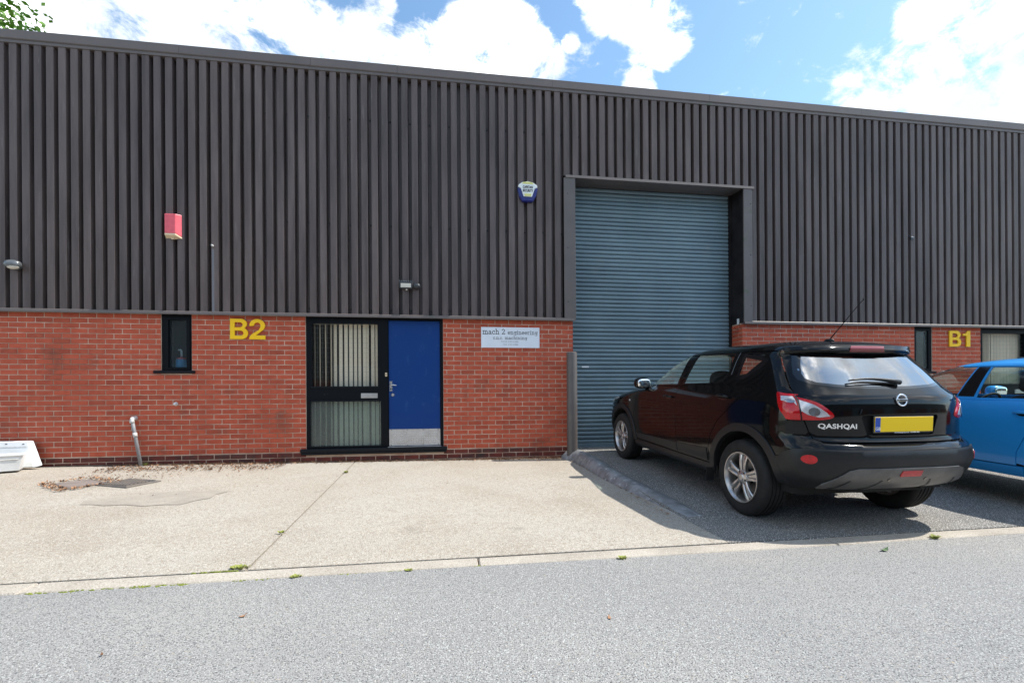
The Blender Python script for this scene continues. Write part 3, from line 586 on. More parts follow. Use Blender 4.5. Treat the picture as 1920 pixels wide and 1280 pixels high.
def slab_text(parts, y, z, sx_total, xmid, parent, m):
    """parts = [(string, x-height)], stretched to the total width, centred at xmid"""
    mb = MB(); x = 0; st = []
    for s, h in parts:
        for ch in s:
            pl, adv = GL[ch]
            for p in pl: st.append(([(x + a * h, b_ * h) for a, b_ in p], h * .165))
            x += adv * h
    k = sx_total / x
    for p, w in st:
        for (a, b_), (c, d) in zip(p[:-1], p[1:]):
            a2, c2 = a * k, c * k; dx, dz = c2 - a2, d - b_; l = math.hypot(dx, dz) or 1; ex, ez = dx / l * w * .4, dz / l * w * .4; nx, nz = -dz / l * w / 2, dx / l * w / 2
            X = xmid - sx_total / 2
            mb.add([(X + a2 - ex + nx, y, z + b_ - ez + nz), (X + a2 - ex - nx, y, z + b_ - ez - nz), (X + c2 + ex - nx, y, z + d + ez - nz), (X + c2 + ex + nx, y, z + d + ez + nz)], [(0, 1, 2, 3)])
            y -= .000004
    return mb.obj('lettering', m, parent)
slab_text([('mach 2', .056)], -.0155, .222, .375, .213, sg, 'ink'); slab_text([('engineering', .043)], -.0155, .222, .505, .690, sg, 'ink'); slab_text([('c.n.c. machining', .034)], -.0155, .138, .57, .480, sg, 'ink')
for s_, z_ in (('PHONE  01252 623880', .100), ('FAX  01252 623882', .053)):
    me = text_mesh(s_, .030); me.transform(Matrix.Translation((.47 if z_ > .06 else .49, -.0155, z_)) @ TXT); link('lettering', me, 'ink_grey', sg)

# red bell box
t = empty('alarm_bell_box', (-4.10, -.05, 3.40), 'faded red alarm bell box on the ribs above the slim window', 'alarm box')
def taper(mb, b0, b1, y0, y1, mi=0):
    (x0, x1, z0, z1), (a0, a1, c0, c1) = b0, b1
    return mb.add([(x0, y0, z0), (x1, y0, z0), (x1, y0, z1), (x0, y0, z1), (a0, y1, c0), (a1, y1, c0), (a1, y1, c1), (a0, y1, c1)], [(0, 1, 2, 3), (7, 6, 5, 4), (0, 4, 5, 1), (1, 5, 6, 2), (2, 6, 7, 3), (3, 7, 4, 0)], mi)
mb = MB(); taper(mb, (0, .225, .02, .355), (.02, .165, .06, .345), 0, -.085)
o = mb.obj('cover', 'bell_red', t); bv = o.modifiers.new('b', 'BEVEL'); bv.width = .008; bv.segments = 2
MB().cbox((-.006, -.012, -.002), (.231, .004, .362), .004).obj('back_box', 'bell_cream', t); mb = MB(); taper(mb, (.004, .221, .001, .02), (.02, .165, .035, .058), -.011, -.083); mb.obj('sounder_vent', 'bell_cream', t); MB().cbox((.085, -.05, -.014), (.125, -.02, .004), .004).obj('strobe', 'bell_cream', t)

# blue and white alarm box
t = empty('security_alarm_box', (1.32, -.05, 4.215), 'white and blue wedge-shaped security alarm box left of the shutter', 'alarm box')
out = [(-.085, .0), (-.055, -.0), (.055, 0), (.085, .0), (.135, .075), (.165, .215), (.15, .255), (.09, .30), (0, .318), (-.09, .30), (-.15, .255), (-.165, .215), (-.135, .075)]
mb = MB(); n = len(out); ctr = (0, .16)
vs = [(x, 0, z) for x, z in out] + [(x, -.055, z) for x, z in out] + [(ctr[0] + (x - ctr[0]) * .9, -.070, ctr[1] + (z - ctr[1]) * .9) for x, z in out]
mb.add(vs, [tuple(range(2 * n, 3 * n))] + [(r_ * n + i, r_ * n + (i + 1) % n, (r_ + 1) * n + (i + 1) % n, (r_ + 1) * n + i) for r_ in (0, 1) for i in range(n)]); mb.obj('back_box', 'alarm_blue', t)
fp = [(-.068, .072), (.068, .072), (.115, .205), (.162, .228), (.148, .262), (.09, .302), (0, .320), (-.09, .302), (-.148, .262), (-.162, .228), (-.115, .205)]
mb = MB(); mb.prism(fp, -.084, -.066); o = mb.obj('front_cover', 'alarm_white', t); bv = o.modifiers.new('b', 'BEVEL'); bv.width = .005; bv.segments = 2
MB().prism([(-.05, .078), (.05, .078), (.06, .118), (-.06, .118)], -.0865, -.0845).obj('label_band', 'alarm_yellow', t); MB().prism([(-.10, .275), (.10, .275), (.075, .303), (0, .312), (-.075, .303)], -.0865, -.0845).obj('label_band', 'alarm_yellow', t)
for s_, z_ in (('CAPSTAN', .222), ('SECURITY', .165)):
    me = text_mesh(s_, .058, bold=.0022, scale_x=.66); me.transform(Matrix.Translation((0, -.0868, z_)) @ TXT); link('lettering', me, 'ink', t)

# bulkhead dome light, flood light, cable outlet, bracket
t = empty('dome_light', (-6.02, -.06, 2.93), 'grey dome-shaped wall light low on the ribs at far left', 'light')
MB().lathe([(.062, 0), (.064, -.02), (.05, -.03)], 18, 'y').obj('mount', 'lamp_body', t, smooth=True); MB().ell((0, -.075, .005), (.10, .07, .062), 2.3).obj('housing', 'lamp_grey', t, smooth=True); MB().ell((.01, -.085, -.028), (.075, .05, .04), 2).obj('lens', 'lamp_face', t, smooth=True)
t = empty('flood_light', (-.635, -.05, 2.79), 'small black finned floodlight with motion sensor above the blue door', 'light')
mb = MB().cbox((-.10, -.085, -.05), (.10, -.045, .055), .006); mb.obj('housing', 'lamp_body', t); MB().cbox((-.078, -.090, -.035), (.078, -.0852, .028), .003).obj('lamp_glass', 'lamp_face', t)
for i in range(8): MB().cbox((-.10 + i * .027, -.083, .055), (-.092 + i * .027, -.047, .078), .001).obj('fin', 'lamp_grey', t)
MB().tube([(-.06, -.04, 0), (-.06, 0, 0)], .014).tube([(.12, -.05, 0), (.0, -.05, 0)], .008).obj('bracket', 'lamp_body', t); MB().ell((.165, -.045, -.004), (.058, .05, .044), 2.4).obj('sensor', 'lamp_body', t, smooth=True); MB().lathe([(.0001, -.02), (.012, -.016), (.014, 0)], 10, 'z', 0, Matrix.Translation((.01, -.065, -.06))).obj('photocell', 'lamp_face', t)
t = empty('cable_outlet', (-3.469, -.05, 3.315), 'tiny white tilted outlet spout on a rib right of the red bell box', 'outlet')
MB().tube([(-.012, .0, .018), (.005, -.03, .006), (.028, -.05, -.012)], .013, 10).obj('spout', 'pipe_white', t, smooth=True); MB().lathe([(.02, 0), (.02, -.006), (.012, -.008)], 12, 'y', 0, Matrix.Translation((-.01, .003, .016))).obj('collar', 'lamp_grey', t)
t = empty('wall_bracket', (8.60, -.045, 3.94), 'small dark leftover bracket with a wire stub high on the right cladding', 'bracket')
MB().cbox((.0, -.03, -.04), (.055, 0, .012), .003).obj('plate', 'lamp_body', t); MB().tube([(-.05, -.005, .06), (-.02, -.03, .02), (.02, -.02, -.01)], .006, 6).obj('wire_stub', 'lamp_body', t); MB().cbox((.005, -.034, .012), (.05, -.006, .02), .002).obj('clip', 'steel', t)
t = empty('pipe_outlet', (-4.006, 0, .957), 'tiny white overflow outlet poking from the brick below the slim window', 'outlet')
MB().tube([(-.008, .01, 0), (-.008, -.03, 0), (.0, -.05, -.004)], .017, 12).obj('spout', 'white_plastic', t, smooth=True); MB().lathe([(.03, 0), (.028, -.008), (.018, -.012)], 14, 'y', 0, Matrix.Translation((-.008, 0, 0))).obj('collar', 'pipe_white', t)

# waste pipe
t = empty('waste_pipe', (-4.55, -.04, .05), 'thin grey waste pipe with white elbow slanting down the brick', 'pipe')
MB().tube([(-.015, -.02, .66), (.012, -.03, .53), (.115, -.05, -.01)], .0235, 14).obj('pipe', 'pipe_grey', t, smooth=True)
MB().tube([(-.005, .05, .705), (-.012, .02, .705), (-.020, -.012, .695), (-.020, -.022, .665), (-.014, -.024, .635)], .030, 14).obj('elbow', 'pipe_white', t, smooth=True)
MB().tube([(.022, -.033, .49), (.034, -.036, .43)], .028, 14).obj('coupling', 'pipe_white', t, smooth=True)

# bollard
t = empty('bollard', (2.02, -.20, .05), 'tall brown steel bollard at the corner between brick pier and shutter', 'bollard')
MB().lathe([(.086, -.05), (.086, 1.68), (.083, 1.695), (.07, 1.703), (.0001, 1.706)], 40).obj('post', 'bollard', t, angle=35)

# bottle on the washroom window board
t = empty('soap_tub', (-4.02, .165, 1.476), 'blue tub with red lid and pump behind the slim window glass', 'tub')
MB().lathe([(.0001, 0), (.068, 0), (.076, .02), (.076, .13), (.066, .155), (.062, .16)], 24).obj('tub', 'tub_blue', t, smooth=True); MB().lathe([(.064, .158), (.064, .180), (.02, .188), (.014, .20)], 20).obj('lid', 'tub_red', t, smooth=True)
MB().tube([(0, 0, .18), (0, 0, .29), (-.01, 0, .302), (-.045, -.005, .30)], .013, 10).obj('pump', 'white_plastic', t, smooth=True)
t = empty('tissue_roll', (-3.905, .18, 1.476), 'white roll beside the blue tub behind the slim window', 'roll')
MB().lathe([(.02, 0), (.045, 0), (.048, .01), (.048, .11), (.045, .12), (.02, .12), (.02, 0)], 24).obj('paper', 'white_plastic', t, angle=40)
t = empty('keypad', (-.963, .024, 1.365), 'tiny white bell push on the black post left of the door handle', 'bell push')
MB().cbox((-.016, -.012, 0), (.016, 0, .06), .003).obj('case', 'bell_cream', t); MB().cbox((-.008, -.015, .022), (.008, -.0122, .038), .001).obj('button', 'lamp_grey', t)

# white discarded appliance pieces at the far left
t = empty('moulded_plastic_sheet', (-5.90, -.02, .075), 'white moulded plastic panel leaning against the brick at far left', 'panel')
mb = MB(); prof = [(-.80, 0), (.26, 0), (.12, .02), (-.06, .36), (-.80, .36)]
def lean(x, d, s): return (x, -.16 + .125 * s / .36 * 1.0 - d, .02 + s * .96)
front = [(-.80, .0), (.20, .0), (.02, .37), (-.80, .37)]; back = [(-.80, .0), (.27, .02), (.06, .375), (-.80, .375)]
mb.add([lean(x, .05, s) for x, s in front] + [lean(x, 0., s) for x, s in back], [(0, 1, 2, 3), (7, 6, 5, 4), (0, 4, 5, 1), (1, 5, 6, 2), (2, 6, 7, 3), (3, 7, 4, 0)])
o = mb.obj('panel', 'white_plastic', t); bv = o.modifiers.new('b', 'BEVEL'); bv.width = .012; bv.segments = 3
mb = MB(); mb.add([lean(x, .054, s) for x, s in ((-.80, .285), (.035, .285), (.03, .30), (-.80, .30))], [(0, 1, 2, 3)]); mb.obj('rib', 'pipe_white', t)
for x_, s_ in ((-.23, .335), (-.02, .33), (-.08, .20)): MB().ell(lean(x_, .052, s_), (.016, .004, .008), 2, 10, 6).obj('stud', 'lamp_grey', t)
t = empty('plastic_tray', (-6.14, -.50, .085), 'white plastic tray lying on the concrete in front of the leaning panel', 'tray', rot=(0, 0, R(30)))
def shell(mb, r0, r1, z0, z1, w):
    (x0, x1, y0, y1), (a0, a1, c0, c1) = r0, r1
    o = [(x0, y0, z0), (x1, y0, z0), (x1, y1, z0), (x0, y1, z0), (a0, c0, z1), (a1, c0, z1), (a1, c1, z1), (a0, c1, z1)]
    i = [(x0 + w, y0 + w, z0 + w), (x1 - w, y0 + w, z0 + w), (x1 - w, y1 - w, z0 + w), (x0 + w, y1 - w, z0 + w), (a0 + w, c0 + w, z1), (a1 - w, c0 + w, z1), (a1 - w, c1 - w, z1), (a0 + w, c1 - w, z1)]
    mb.add(o + i, [(3, 2, 1, 0), (0, 1, 5, 4), (1, 2, 6, 5), (2, 3, 7, 6), (3, 0, 4, 7), (8, 9, 10, 11), (8, 12, 13, 9), (9, 13, 14, 10), (10, 14, 15, 11), (11, 15, 12, 8), (4, 5, 13, 12), (5, 6, 14, 13), (6, 7, 15, 14), (7, 4, 12, 15)])
mb = MB(); shell(mb, (-.52, .40, -.14, .14), (-.56, .44, -.17, .16), .0, .215, .012); o = mb.obj('tray_body', 'white_plastic', t); bv = o.modifiers.new('b', 'BEVEL'); bv.width = .006; bv.segments = 2
MB().cbox((-.57, -.182, .203), (.452, -.155, .222), .004).obj('rim', 'white_plastic', t); MB().cbox((-.15, -.172, .150), (.40, -.158, .165), .004).obj('grip', 'pipe_white', t)

# drain covers in the forecourt
zc = z_fore(-4.3, -1.3)
t = empty('inspection_cover', (-4.36, -1.32, zc + .004), 'plain reddish concrete-filled inspection cover among dead leaves', 'cover', rot=(0, 0, R(-38)))
MB().cbox((-.27, -.19, -.05), (.27, .19, .004), .004).obj('frame', 'cast_iron', t); MB().cbox((-.245, -.165, -.02), (.245, .165, .008), .003).obj('filling', 'cover_fill', t)
t = empty('drain_cover', (-3.80, -1.36, zc + .003), 'patterned grey iron drain cover right of the plain inspection cover', 'cover', rot=(0, 0, R(-24)))
MB().cbox((-.25, -.20, -.05), (.25, .20, .006), .004).obj('frame', 'cast_iron', t); MB().cbox((-.232, -.182, -.02), (.232, .182, .010), .003).obj('plate', 'cast_iron', t)
for j in range(8):
    for i in range(10): MB().cbox((-.215 + i * .044, -.17 + j * .0435, .010), (-.188 + i * .044, -.142 + j * .0435, .020), .003).obj('stud', 'cast_iron', t)

# leaf litter, single leaves, weeds, moss
def leaf_pts(x, y, z, s, a, curl, tilt=0.):
    c, q = math.cos(a), math.sin(a); P = [(-.5, 0, curl * .5), (-.2, .2, 0), (.15, .24, .1 * curl), (.5, 0, curl), (.15, -.24, .15 * curl), (-.2, -.2, .05 * curl)]
    return [(x + s * (px * c - py * q), y + s * (px * q + py * c), z + s * (pz + tilt * py)) for px, py, pz in P]
lit = MB(); rl = random.Random(3)
def strew(n, fx, fy, smin=.016, smax=.04):
    for _ in range(n):
        x, y = fx(), fy(); lit.add(leaf_pts(x, y, z_fore(x, y) + .006 + rl.random() * .012, rl.uniform(smin, smax), rl.random() * 6.28, rl.uniform(-.1, .7), rl.uniform(-.6, .6)), [(0, 1, 5), (1, 2, 4, 5), (2, 3, 4)], rl.choice((0, 0, 0, 0, 1)))
strew(1500, lambda: rl.uniform(-4.9, 1.85), lambda: -abs(rl.gauss(0, .06)) - .01, .016, .042); strew(330, lambda: rl.gauss(1.2, .6) if rl.random() < .7 else 1.95 - abs(rl.gauss(0, .2)), lambda: -abs(rl.gauss(.06, .10)) - .01, .016, .038)
def around(cx, cy, a, hx, hy):
    while True:
        u, v = rl.uniform(-hx * 1.25, hx * 1.25), rl.uniform(-hy * 1.35, hy * 1.35)
        if abs(u) < hx * .86 and abs(v) < hy * .8: continue
        return cx + u * math.cos(a) - v * math.sin(a), cy + u * math.sin(a) + v * math.cos(a)
for _ in range(400):
    x, y = around(-4.36, -1.32, R(-38), .30, .22); lit.add(leaf_pts(x, y, z_fore(x, y) + .012 + rl.random() * .014, rl.uniform(.018, .042), rl.random() * 6.28, rl.uniform(-.1, .7), rl.uniform(-.6, .6)), [(0, 1, 5), (1, 2, 4, 5), (2, 3, 4)], rl.choice((0, 0, 1, 1)))
strew(900, lambda: rl.uniform(-4.8, -2.4), lambda: rl.gauss(-.36, .15), .018, .044); strew(140, lambda: rl.gauss(-3.9, .3), lambda: rl.gauss(-.95, .18), .014, .034); strew(120, lambda: rl.uniform(-6, 2), lambda: rl.uniform(-2.2, -.1), .01, .022)
for _ in range(160):
    y = -rl.random() * 3.6; x = 1.955 + rl.gauss(0, .015); lit.add(leaf_pts(x, y, z_fore(x, y) + .012, rl.uniform(.012, .03), rl.random() * 6.28, rl.uniform(0, .6)), [(0, 1, 5), (1, 2, 4, 5), (2, 3, 4)], rl.choice((0, 1)))
sl_ = MB(); xs_ = [-5.6 + .06 * k for k in range(124)]
for k, xx in enumerate(xs_):
    w_ = .030 + .05 * rl.random() * (1.6 if -4.4 < xx < -2.6 or xx > .9 else .8); sl_.v += [(xx, -.003, z_fore(xx, 0) + .016), (xx, -w_ * .5, z_fore(xx, 0) + .012 * rl.random() + .004), (xx + rl.uniform(-.02, .02), -w_, z_fore(xx, -w_) - .001)]
sl_.f = [(3 * k + j, 3 * k + j + 1, 3 * k + 4 + j, 3 * k + 3 + j) for k in range(len(xs_) - 1) for j in (0, 1)]; me = bpy.data.meshes.new('soil_strip'); me.from_pydata(sl_.v, [], sl_.f); me.update(); o = link('soil_strip', me, 'soil'); meta(o, 'dark strip of blown soil gathered along the foot of the brick wall', 'soil', kind='stuff')
me = bpy.data.meshes.new('leaf_litter'); me.from_pydata(lit.v, [], lit.f); me.update(); o = link('leaf_litter', me, ['leaf_dry', 'leaf_tan']); me.polygons.foreach_set('material_index', lit.mi); meta(o, 'brown dead leaves scattered along the wall foot and round the covers', 'leaves', kind='stuff')
for (x, y, s, a, m, lb) in ((-1.02, -4.98, .04, .4, 'leaf_tan', 'single tan leaf lying on the asphalt near the left weeds'), (.78, -5.28, .032, 1.4, 'leaf_tan', 'curled tan leaf lying on the asphalt below the ramp'), (3.00, -4.66, .07, .1, 'leaf_green', 'pale green leaf lying on the asphalt behind the black car'), (-1.47, -5.25, .022, 2.2, 'leaf_dry', 'tiny dark leaf scrap lying alone on the left asphalt')):
    v = leaf_pts(0, 0, .006, s, a, .35); mb = MB(); mb.add(v + [(p[0], p[1], p[2] - .001) for p in v], [(0, 1, 5), (1, 2, 4, 5), (2, 3, 4), (11, 7, 6), (11, 10, 8, 7), (10, 9, 8)]); o = mb.obj('fallen_leaf', m); o.location = (x, y, -.036); meta(o, lb, 'leaf', 'single leaves on the road')
def tuft(x, y, z, rad, n, h, label):
    mb = MB(); rr = random.Random(int(x * 100))
    for _ in range(n):
        a = rr.random() * 6.28; d = rad * rr.random() ** .7; bx_, by_ = x * 0 + math.cos(a) * d, math.sin(a) * d * .5; l = h * rr.uniform(.5, 1.1); w = rr.uniform(.003, .006); o_ = a + rr.uniform(-.6, .6); t_ = l * rr.uniform(.5, 1.3)
        px, py = -math.sin(o_) * w, math.cos(o_) * w; ex, ey = math.cos(o_) * t_, math.sin(o_) * t_
        mb.add([(bx_ - px, by_ - py, 0), (bx_ + px, by_ + py, 0), (bx_ + ex * .5 + px * 1.5, by_ + ey * .5 + py * 1.5, l * .7), (bx_ + ex * .5 - px * 1.5, by_ + ey * .5 - py * 1.5, l * .7), (bx_ + ex, by_ + ey, l * .8)], [(0, 1, 2, 3), (3, 2, 4)])
    me = bpy.data.meshes.new('weed_tuft'); me.from_pydata(mb.v, [], mb.f); me.update(); o = link('weed_tuft', me, 'weed'); o.location = (x, y, z); meta(o, label, 'weed', 'weeds in the concrete joints')
for a in ((-1.32, -4.30, -.03, .05, 60, .02, 'largest green weed tuft where the slab joint meets the edging'), (-.92, -4.50, -.034, .03, 40, .016, 'small weed tuft on the road edge right of the largest tuft'), (-.25, -4.51, -.034, .022, 28, .015, 'small weed tuft on the road edge below the blue door'), (-1.30, -3.62, -.01, .018, 22, .018, 'tiny weed sprig half way up the slab joint'), (-1.37, -1.0, .02, .025, 30, .03, 'tiny weed sprig at the top of the slab joint'), (3.62, -4.49, -.034, .03, 40, .03, 'tiny weed at the road edge near the blue car'), (-4.43, -.05, .055, .05, 50, .05, 'small green weed at the foot of the grey waste pipe'), (1.15, -4.52, -.034, .025, 30, .02, 'tiny weed at the road edge below the sign')): tuft(*a)
ms = MB()
for (x, w) in ((-2.30, .06), (-2.12, .05), (-1.98, .09), (-1.80, .07), (-1.65, .07), (-1.55, .03), (-1.25, .04), (-1.10, .05), (-.62, .07), (-.35, .05), (.2, .04), (-1.75, .03)):
    for _ in range(14): ms.ell((x + rl.gauss(0, w * .6), EDGE1 + rl.gauss(0, .010), -.037), (rl.uniform(.005, .013), rl.uniform(.004, .010), rl.uniform(.004, .008)), 2, 6, 4)
for _ in range(30): ms.ell((-1.32 - abs(rl.gauss(0, .14)), EDGE0 + .006, -.034), (rl.uniform(.008, .018), .008, .010), 2, 6, 4)
me = bpy.data.meshes.new('moss'); me.from_pydata(ms.v, [], ms.f); me.update(); me.shade_smooth(); o = link('moss', me, 'moss'); meta(o, 'yellow-green moss along the seam between edging and asphalt', 'moss', kind='stuff')

# tree behind the roof
def tree(loc, h, rad, label, nleaf=9000, seed=1, zc=.72):
    rr = random.Random(seed); t = empty('tree', loc, label, 'tree')
    mb = MB(); mb.tube([(0, 0, -.2), (.1, .1, h * .3), (-.1, .1, h * .6), (0, 0, h * .9)], [.34, .26, .16, .04], 10); tips = []
    for i in range(26):
        a = rr.random() * 6.28; z0 = h * rr.uniform(.35, .8); L_ = rad * rr.uniform(.6, 1.0); e = Vector((math.cos(a) * L_, math.sin(a) * L_, z0 + L_ * rr.uniform(.1, .7))); m_ = Vector((0, 0, z0)).lerp(e, .5) + Vector((rr.gauss(0, .2), rr.gauss(0, .2), .3))
        mb.tube([(0, 0, z0), m_, e], [.10, .06, .015], 6); tips += [e, m_]
    mb.obj('trunk', 'bark', t, smooth=True)
    vs = []; fs = []; cl = []
    for i in range(70):
        u = Vector((rr.gauss(0, 1), rr.gauss(0, 1), rr.gauss(0, 1))).normalized() * rad * rr.uniform(.45, 1.0); cl.append(Vector((u.x, u.y, h * zc + u.z * .85)))
    cl += [p for p in tips]
    for i in range(nleaf):
        c = rr.choice(cl); p = c + Vector((rr.gauss(0, 1), rr.gauss(0, 1), rr.gauss(0, .8))) * rad * .14
        d = Vector((rr.gauss(0, 1), rr.gauss(0, 1), rr.gauss(0, .6))).normalized(); s = d.orthogonal().normalized(); q = Matrix.Rotation(rr.random() * 6.28, 3, d) @ s; l = rr.uniform(.14, .26); b = len(vs)
        vs += [p, p + d * l * .5 + q * l * .3, p + d * l, p + d * l * .5 - q * l * .3]; fs.append((b, b + 1, b + 2, b + 3))
    me = bpy.data.meshes.new('crown'); me.from_pydata([tuple(v) for v in vs], [], fs); me.update(); o = link('crown', me, 'leaf', t)
    return t
tree((-18.5, 11.5, -.2), 17.1, 4.2, 'green leafy tree showing just above the roof at top left', 34000, 5)
# the unit across the yard, seen mirrored in the glass and car paint
ob = empty('opposite_unit', (0, -30, -.1), 'brick and brown clad unit across the yard, mirrored in the office window', 'building')
MB().box((-60, -6, 0), (95, 0, 2.4)).obj('wall', 'opp_brick', ob); MB().box((-60, -6.1, 2.4), (95, -.05, 8.0)).obj('cladding', 'opp_clad', ob)
for x in (-35, -22, -9, 4, 17, 30, 43, 56): 
    MB().box((x, -.05, 0), (x + 3.2, .03, 3.6)).obj('shutter', 'shutter', ob); MB().box((x + 6, -.05, .3), (x + 7.2, .03, 2.2)).obj('window', 'gloss_black', ob); MB().box((x + 7.4, -.05, .1), (x + 8.3, .03, 2.2)).obj('door', 'door_blue', ob)

# ------------------------------------------------------------------ vehicles
def pchip(tab):
    xs = [a for a, _ in tab]; ys = [b for _, b in tab]; n = len(xs); d = [(ys[i + 1] - ys[i]) / (xs[i + 1] - xs[i]) for i in range(n - 1)]
    m = [d[0]] + [0 if d[i - 1] * d[i] <= 0 else 2 * d[i - 1] * d[i] / (d[i - 1] + d[i]) for i in range(1, n - 1)] + [d[-1]]
    def f(x):
        if x <= xs[0]: return ys[0]
        if x >= xs[-1]: return ys[-1]
        i = max(k for k in range(n - 1) if xs[k] <= x); h = xs[i + 1] - xs[i]; t = (x - xs[i]) / h
        return (2 * t ** 3 - 3 * t * t + 1) * ys[i] + (t ** 3 - 2 * t * t + t) * h * m[i] + (-2 * t ** 3 + 3 * t * t) * ys[i + 1] + (t ** 3 - t * t) * h * m[i + 1]
    return f
Q = 1.1
class Skin:
    """car surface as a stack of horizontal plan contours; local x right, y forward (0 = rear axle), z up"""
    def __init__(s, yr, yf, w, lr, lf, mid, p=3.0):
        s.yr, s.yf, s.w, s.lr, s.lf, s.p, s.mid = pchip(yr), pchip(yf), pchip(w), pchip(lr), pchip(lf), p, mid
    def ends(s, z): return s.yr(z) + s.lr(z), s.yf(z) - s.lf(z)
    def umax(s, z): a, b = s.ends(z); return 2 * Q + b - a
    def bar(s, y): return 1 - .030 * ((y - s.mid) / 2.0) ** 2
    def pos(s, U, z):
        sg = -1 if U >= 0 else 1; U = abs(U); a, b = s.ends(z); w = s.w(z); p = s.p
        def qd(ph, l):
            sn, cs = math.sin(ph), max(0., math.cos(ph)); k = (sn ** p + cs ** p) ** (-1 / p); return w * k * sn, l * (1 - k * cs)
        if U < Q: x, d = qd(U / Q * math.pi / 2, s.lr(z)); y = s.yr(z) + d
        elif U < Q + b - a: x = w; y = a + U - Q
        else: x, d = qd(clampf((2 * Q + b - a - U) / Q, 0, 1) * math.pi / 2, s.lf(z)); y = s.yf(z) - d
        return Vector((sg * x * s.bar(y), y, z))
    def nrm(s, U, z):
        e = .004; du = s.pos(U + e, z) - s.pos(U - e, z); dz = s.pos(U, z + e) - s.pos(U, z - e)
        if abs(U) < e * 1.5: du = Vector((-1, 0, 0))
        n = du.cross(dz)
        if n.length < 1e-9: return Vector((0, -1, 0))
        n.normalize(); c = s.pos(U, z) - Vector((0, s.mid, .7))
        return n if n.dot(c) > 0 else -n
    def U(s, kind, v, z):
        a, b = s.ends(z); p = s.p
        if kind == 'u': return v
        if kind == 'f': return Q + b - a + v * Q
        if kind == 'x':
            r = clampf(abs(v) / (s.w(z) * .972), 0, .9999); ph = math.atan2(r, (1 - r ** p) ** (1 / p)); return math.copysign(ph / (math.pi / 2) * Q, -v)
        if v < a:
            c = clampf(1 - (v - s.yr(z)) / s.lr(z), 0, .99999); return math.atan2((1 - c ** p) ** (1 / p), c) / (math.pi / 2) * Q
        if v <= b: return Q + v - a
        c = clampf(1 - (s.yf(z) - v) / s.lf(z), 0, .99999); return 2 * Q + b - a - math.atan2((1 - c ** p) ** (1 / p), c) / (math.pi / 2) * Q
    def loop(s, pts, dens=.04, smooth=False):
        """pts: (kind, value, z); edges are densified in their own coordinates and mapped to (U, z)"""
        n = len(pts); out = []
        if smooth:
            P = [(s.U(*p), p[2]) for p in pts]
            for i in range(n):
                p0, p1, p2, p3 = P[i - 1], P[i], P[(i + 1) % n], P[(i + 2) % n]; k = max(2, int(math.dist(p1, p2) / dens) + 2)
                for j in range(k):
                    t = j / k; out.append(tuple(.5 * (2 * p1[c] + (p2[c] - p0[c]) * t + (2 * p0[c] - 5 * p1[c] + 4 * p2[c] - p3[c]) * t * t + (3 * p1[c] - p0[c] - 3 * p2[c] + p3[c]) * t ** 3) for c in (0, 1)))
            return out
        for i in range(n):
            A_, B_ = pts[i], pts[(i + 1) % n]
            a = (s.U(*A_), A_[2]); b = (s.U(*B_), B_[2]); k = max(1, int(math.dist(a, b) / dens))
            for j in range(k):
                t = j / k
                if A_[0] == B_[0]: z = A_[2] + (B_[2] - A_[2]) * t; out.append((s.U(A_[0], A_[1] + (B_[1] - A_[1]) * t, z), z))
                else: out.append((a[0] + (b[0] - a[0]) * t, a[1] + (b[1] - a[1]) * t))
        return out
    def patch(s, name, m, parent, pts, off=0., th=.014, step=.05, holes=(), smooth=False, side=1, dens=.04, raw=False, bulge=0.):
        lp = pts if raw else s.loop(pts, dens, smooth); hl = [h if raw else s.loop(h[0], dens, h[1]) for h in holes]
        if side < 0: lp = [(-u, z) for u, z in lp]; hl = [[(-u, z) for u, z in h] for h in hl]
        v, f = fill2d(lp, hl, step)
        segs = [(l[i], l[(i + 1) % len(l)]) for l in [lp] + hl for i in range(len(l))] if bulge else None
        P = []; Nn = []
        for q in v:
            n = s.nrm(q[0], q[1]); o = off
            if bulge: d = min(segd(q, *sg) for sg in segs); o += bulge * min(1, d / .03) ** .5
            P.append(s.pos(q[0], q[1]) + n * o); Nn.append(n)
        fs = []; cnt = {}
        for t in f:
            t = tuple(t); a, b, c = (P[i] for i in t)
            if (b - a).cross(c - a).dot(Nn[t[0]]) < 0: t = t[::-1]
            fs.append(t)
            for k in range(3):
                e = (t[k], t[(k + 1) % 3]); cnt.setdefault(tuple(sorted(e)), []).append(e)
        nb = len(fs)
        if th:
            for e in cnt.values():
                if len(e) != 1: continue
                a, b = e[0]; i0 = len(P); P += [P[a], P[b], P[b] - Nn[b] * th, P[a] - Nn[a] * th]
                d = (P[b] - P[a]); nn = d.cross(Nn[a]); nn = nn.normalized() if nn.length > 1e-9 else Nn[a]; Nn += [(nn + Nn[a] * .6).normalized(), (nn + Nn[b] * .6).normalized(), nn, nn]; fs.append((i0 + 1, i0, i0 + 3, i0 + 2))
        me = bpy.data.meshes.new(name); me.from_pydata([tuple(p) for p in P], [], fs); me.update(); me.shade_smooth()
        if not bulge: me.normals_split_custom_set_from_vertices([tuple(n) for n in Nn])
        return link(name, me, m, parent)
    def band(s, name, m, parent, u0, u1, zs, nu, off=0., cap=False):
        """grid between two U limits over the z list (u limits as functions of z)"""
        vs = []; nn = []
        for z in zs:
            for i in range(nu + 1): U = u0(z) + (u1(z) - u0(z)) * i / nu; n = s.nrm(U, z); vs.append(s.pos(U, z) + n * off); nn.append(n)
        w = nu + 1; fs = [(j * w + i, j * w + i + 1, (j + 1) * w + i + 1, (j + 1) * w + i) for j in range(len(zs) - 1) for i in range(nu)]
        if cap: vs.append(Vector((0, s.mid * .45, zs[-1] + .003))); nn.append(Vector((0, 0, 1))); k = len(vs) - 1; fs += [((len(zs) - 1) * w + i, (len(zs) - 1) * w + i + 1, k) for i in range(nu)]
